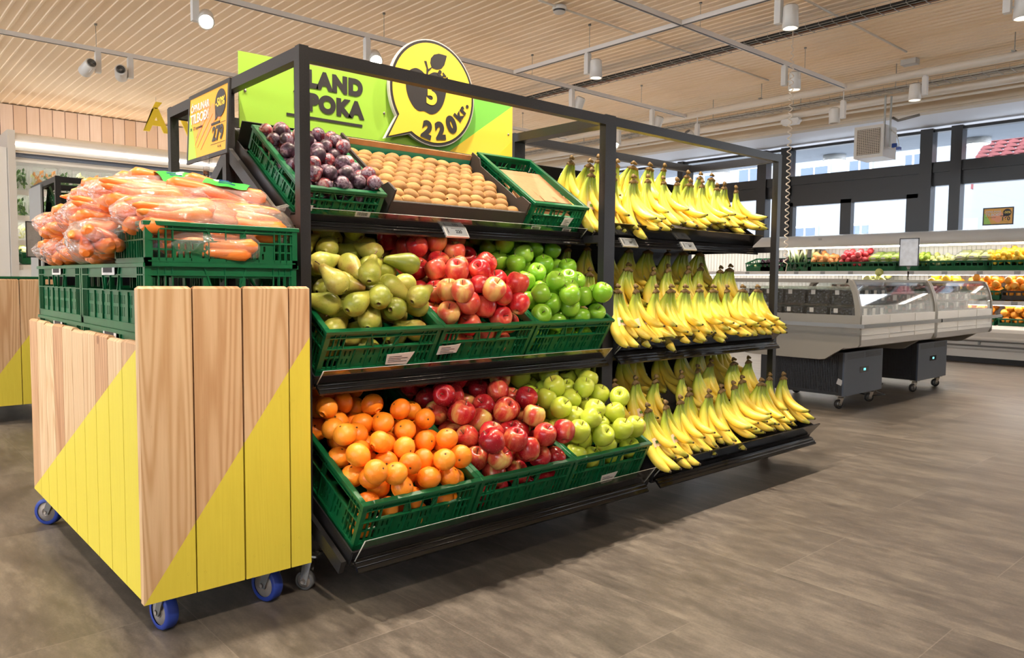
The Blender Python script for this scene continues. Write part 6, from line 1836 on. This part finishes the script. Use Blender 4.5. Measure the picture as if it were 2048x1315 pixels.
b = MB(); pts = [(2.0 + 0.045 * math.cos(R(a)), 8.80, 2.40 - 0.03 * math.sin(R(a))) for a in range(0, 181, 20)]; b.tube(pts, 0.004, 6); b.build('blind_handle', M['white'], lc)
for z, yf in ((1.88, 9.16), (1.56, 9.05), (1.26, 8.98), (0.96, 8.9)):
    sh = py([(yf, z), (yf, z + 0.008), (9.58, z + 0.03), (9.58, z + 0.02)], 'shelf', 'white')
    py([(yf - 0.012, z - 0.03), (yf - 0.012, z + 0.03), (yf - 0.003, z + 0.03), (yf - 0.003, z - 0.03)], 'price_rail', 'white', par=sh)
    py([(yf + 0.02, z - 0.02), (yf + 0.02, z - 0.006), (yf + 0.05, z - 0.006), (yf + 0.05, z - 0.02)], 'light_tube', 'tube', par=sh)
def herb(seed, mat, label, group):
    q = random.Random(seed)
    t = thing('herb_pack', label, 'herb pack', group=group)
    b = MB()
    for k in range(16):
        x, z = q.uniform(-0.05, 0.05), q.uniform(-0.10, 0.08); a = q.uniform(-1, 1); s = q.uniform(0.02, 0.04)
        mt = T(x, q.uniform(-.01, .01), z) @ RZ(q.uniform(-.8, .8)) @ RY(a) @ RX(q.uniform(-.5, .5))
        b.add([(0, 0, -s), (s * .5, 0.004, 0), (0, 0.0, s), (-s * .5, 0.004, 0)], [(0, 1, 2, 3)], mt)
    for k in range(6):
        x = q.uniform(-.03, .03); b.tube([(x, 0, -0.10), (x * 1.4, 0.004, 0.04)], 0.002, 4)
    b.build('leaves', M[mat], t)
    b = MB(); b.cbox(-0.068, 0.068, -0.018, 0.018, -0.125, 0.125, 0.01); b.build('clear_bag', M['pack'], t)
    return t
hp = [herb(s, m_, 'clear herb pack hanging in the top row of the left wall cabinet', 'herb packs hanging in the top row') for s, m_ in ((1, 'leaf'), (2, 'leaf'), (3, 'ginger'), (4, 'palegreen'))]
cnt = 0
for i in range(23):
    for j in range(2):
        mt = T(0.86 + i * 0.155 + rnd.uniform(-.01, .01), 9.06 + j * 0.16, 2.07 - (0.03 if j else 0)) @ RZ(R(rnd.uniform(-12, 12))) @ RY(R(rnd.uniform(-5, 5)))
        k = (0, 1, 3, 0, 2, 1)[(i * 2 + j) % 6]
        if cnt < 4: hp[cnt].matrix_world = mt
        else: dup(hp[k], mt)
        cnt += 1
hp2 = dup(hp[0], T(0, 0, 0), 'bushy green herb pot on the shelf below the hanging packs', 'herb pots on the second shelf')
first_ = True
for i in range(7):
    for j in range(2):
        mt = T(0.86 + i * 0.15, 9.16 + j * 0.17, 1.72) @ RZ(R(rnd.uniform(-40, 40))) @ Matrix.Scale(1.05, 4)
        if first_: hp2.matrix_world = mt; first_ = False
        else: dup(hp2, mt)
for i in range(5):
    dup(hp[3], T(0.85 + i * 0.16, 9.10, 1.40) @ RX(R(-30)), 'pale wrapped salad pack on the third shelf at the far left', 'salad packs on the third shelf')
gc = back_crate(0.40, 0.40, 0.14, 'green crate of spring greens low in the left wall cabinet', 'green crates in the left cabinet')
gc.matrix_world = T(0.80, 8.93, 1.00) @ RX(R(8))
dup(gc, T(1.22, 8.93, 1.00) @ RX(R(8)), 'second green crate low in the left wall cabinet, beside the first')
s = ell('spring_onion', 'palegreen', 0.022, 3.0, 'pale green vegetable in the crate at the far left', 'vegetable', 'pale greens in the left cabinet crates')
for i in range(36):
    mt = T(0.80, 8.93, 1.00) @ RX(R(8)) @ T(rnd.uniform(0.03, 0.8), rnd.uniform(0.05, 0.35), 0.13 + rnd.uniform(0, 0.05)) @ RZ(R(rnd.uniform(-30, 30))) @ RX(R(90 + rnd.uniform(-20, 20)))
    if i == 0: s.matrix_world = mt
    else: dup(s, mt)
# black price stand seen left of the far rack
t = thing('info_stand', 'tall dark poster stand at the far left beside the grey board', 'sign stand', (0.03, 3.62, 0))
b = MB(); b.box(-0.055, 0.02, 0, 0.004, 0.98, 1.19); b.build('poster', plain('grey_poster', srgb(150, 142, 136), 0.4, nz=0.1), t)
b = MB(); b.box(-0.060, -0.055, -0.002, 0.006, 0.975, 1.195); b.box(0.02, 0.026, -0.002, 0.006, 0.975, 1.195); b.box(-0.06, 0.026, -0.002, 0.006, 1.19, 1.196); b.box(-0.06, 0.026, -0.002, 0.006, 0.974, 0.98); b.build('frame', M['black'], t)
b = MB(); b.tube([(0.012, 0.012, 0.0), (0.012, 0.012, 0.98)], 0.007, 8); b.build('pole', M['black_gloss'], t)
# far rack content
c = dup(src, tray_mtx('top', 0.06) , 'green crate with a wrapped pack on the far rack')
c.matrix_world = T(0.114, 3.5, 0) @ tray_mtx('top', 0.06) @ T(0, 0.0, 0.0)
c['group'] = 'green crate on the far rack'
c = dup(hp[3], T(0.30, 3.72, 1.30) @ RX(R(-50)), 'crumpled clear pack in the crate on the far rack', 'wrapped pack on the far rack')
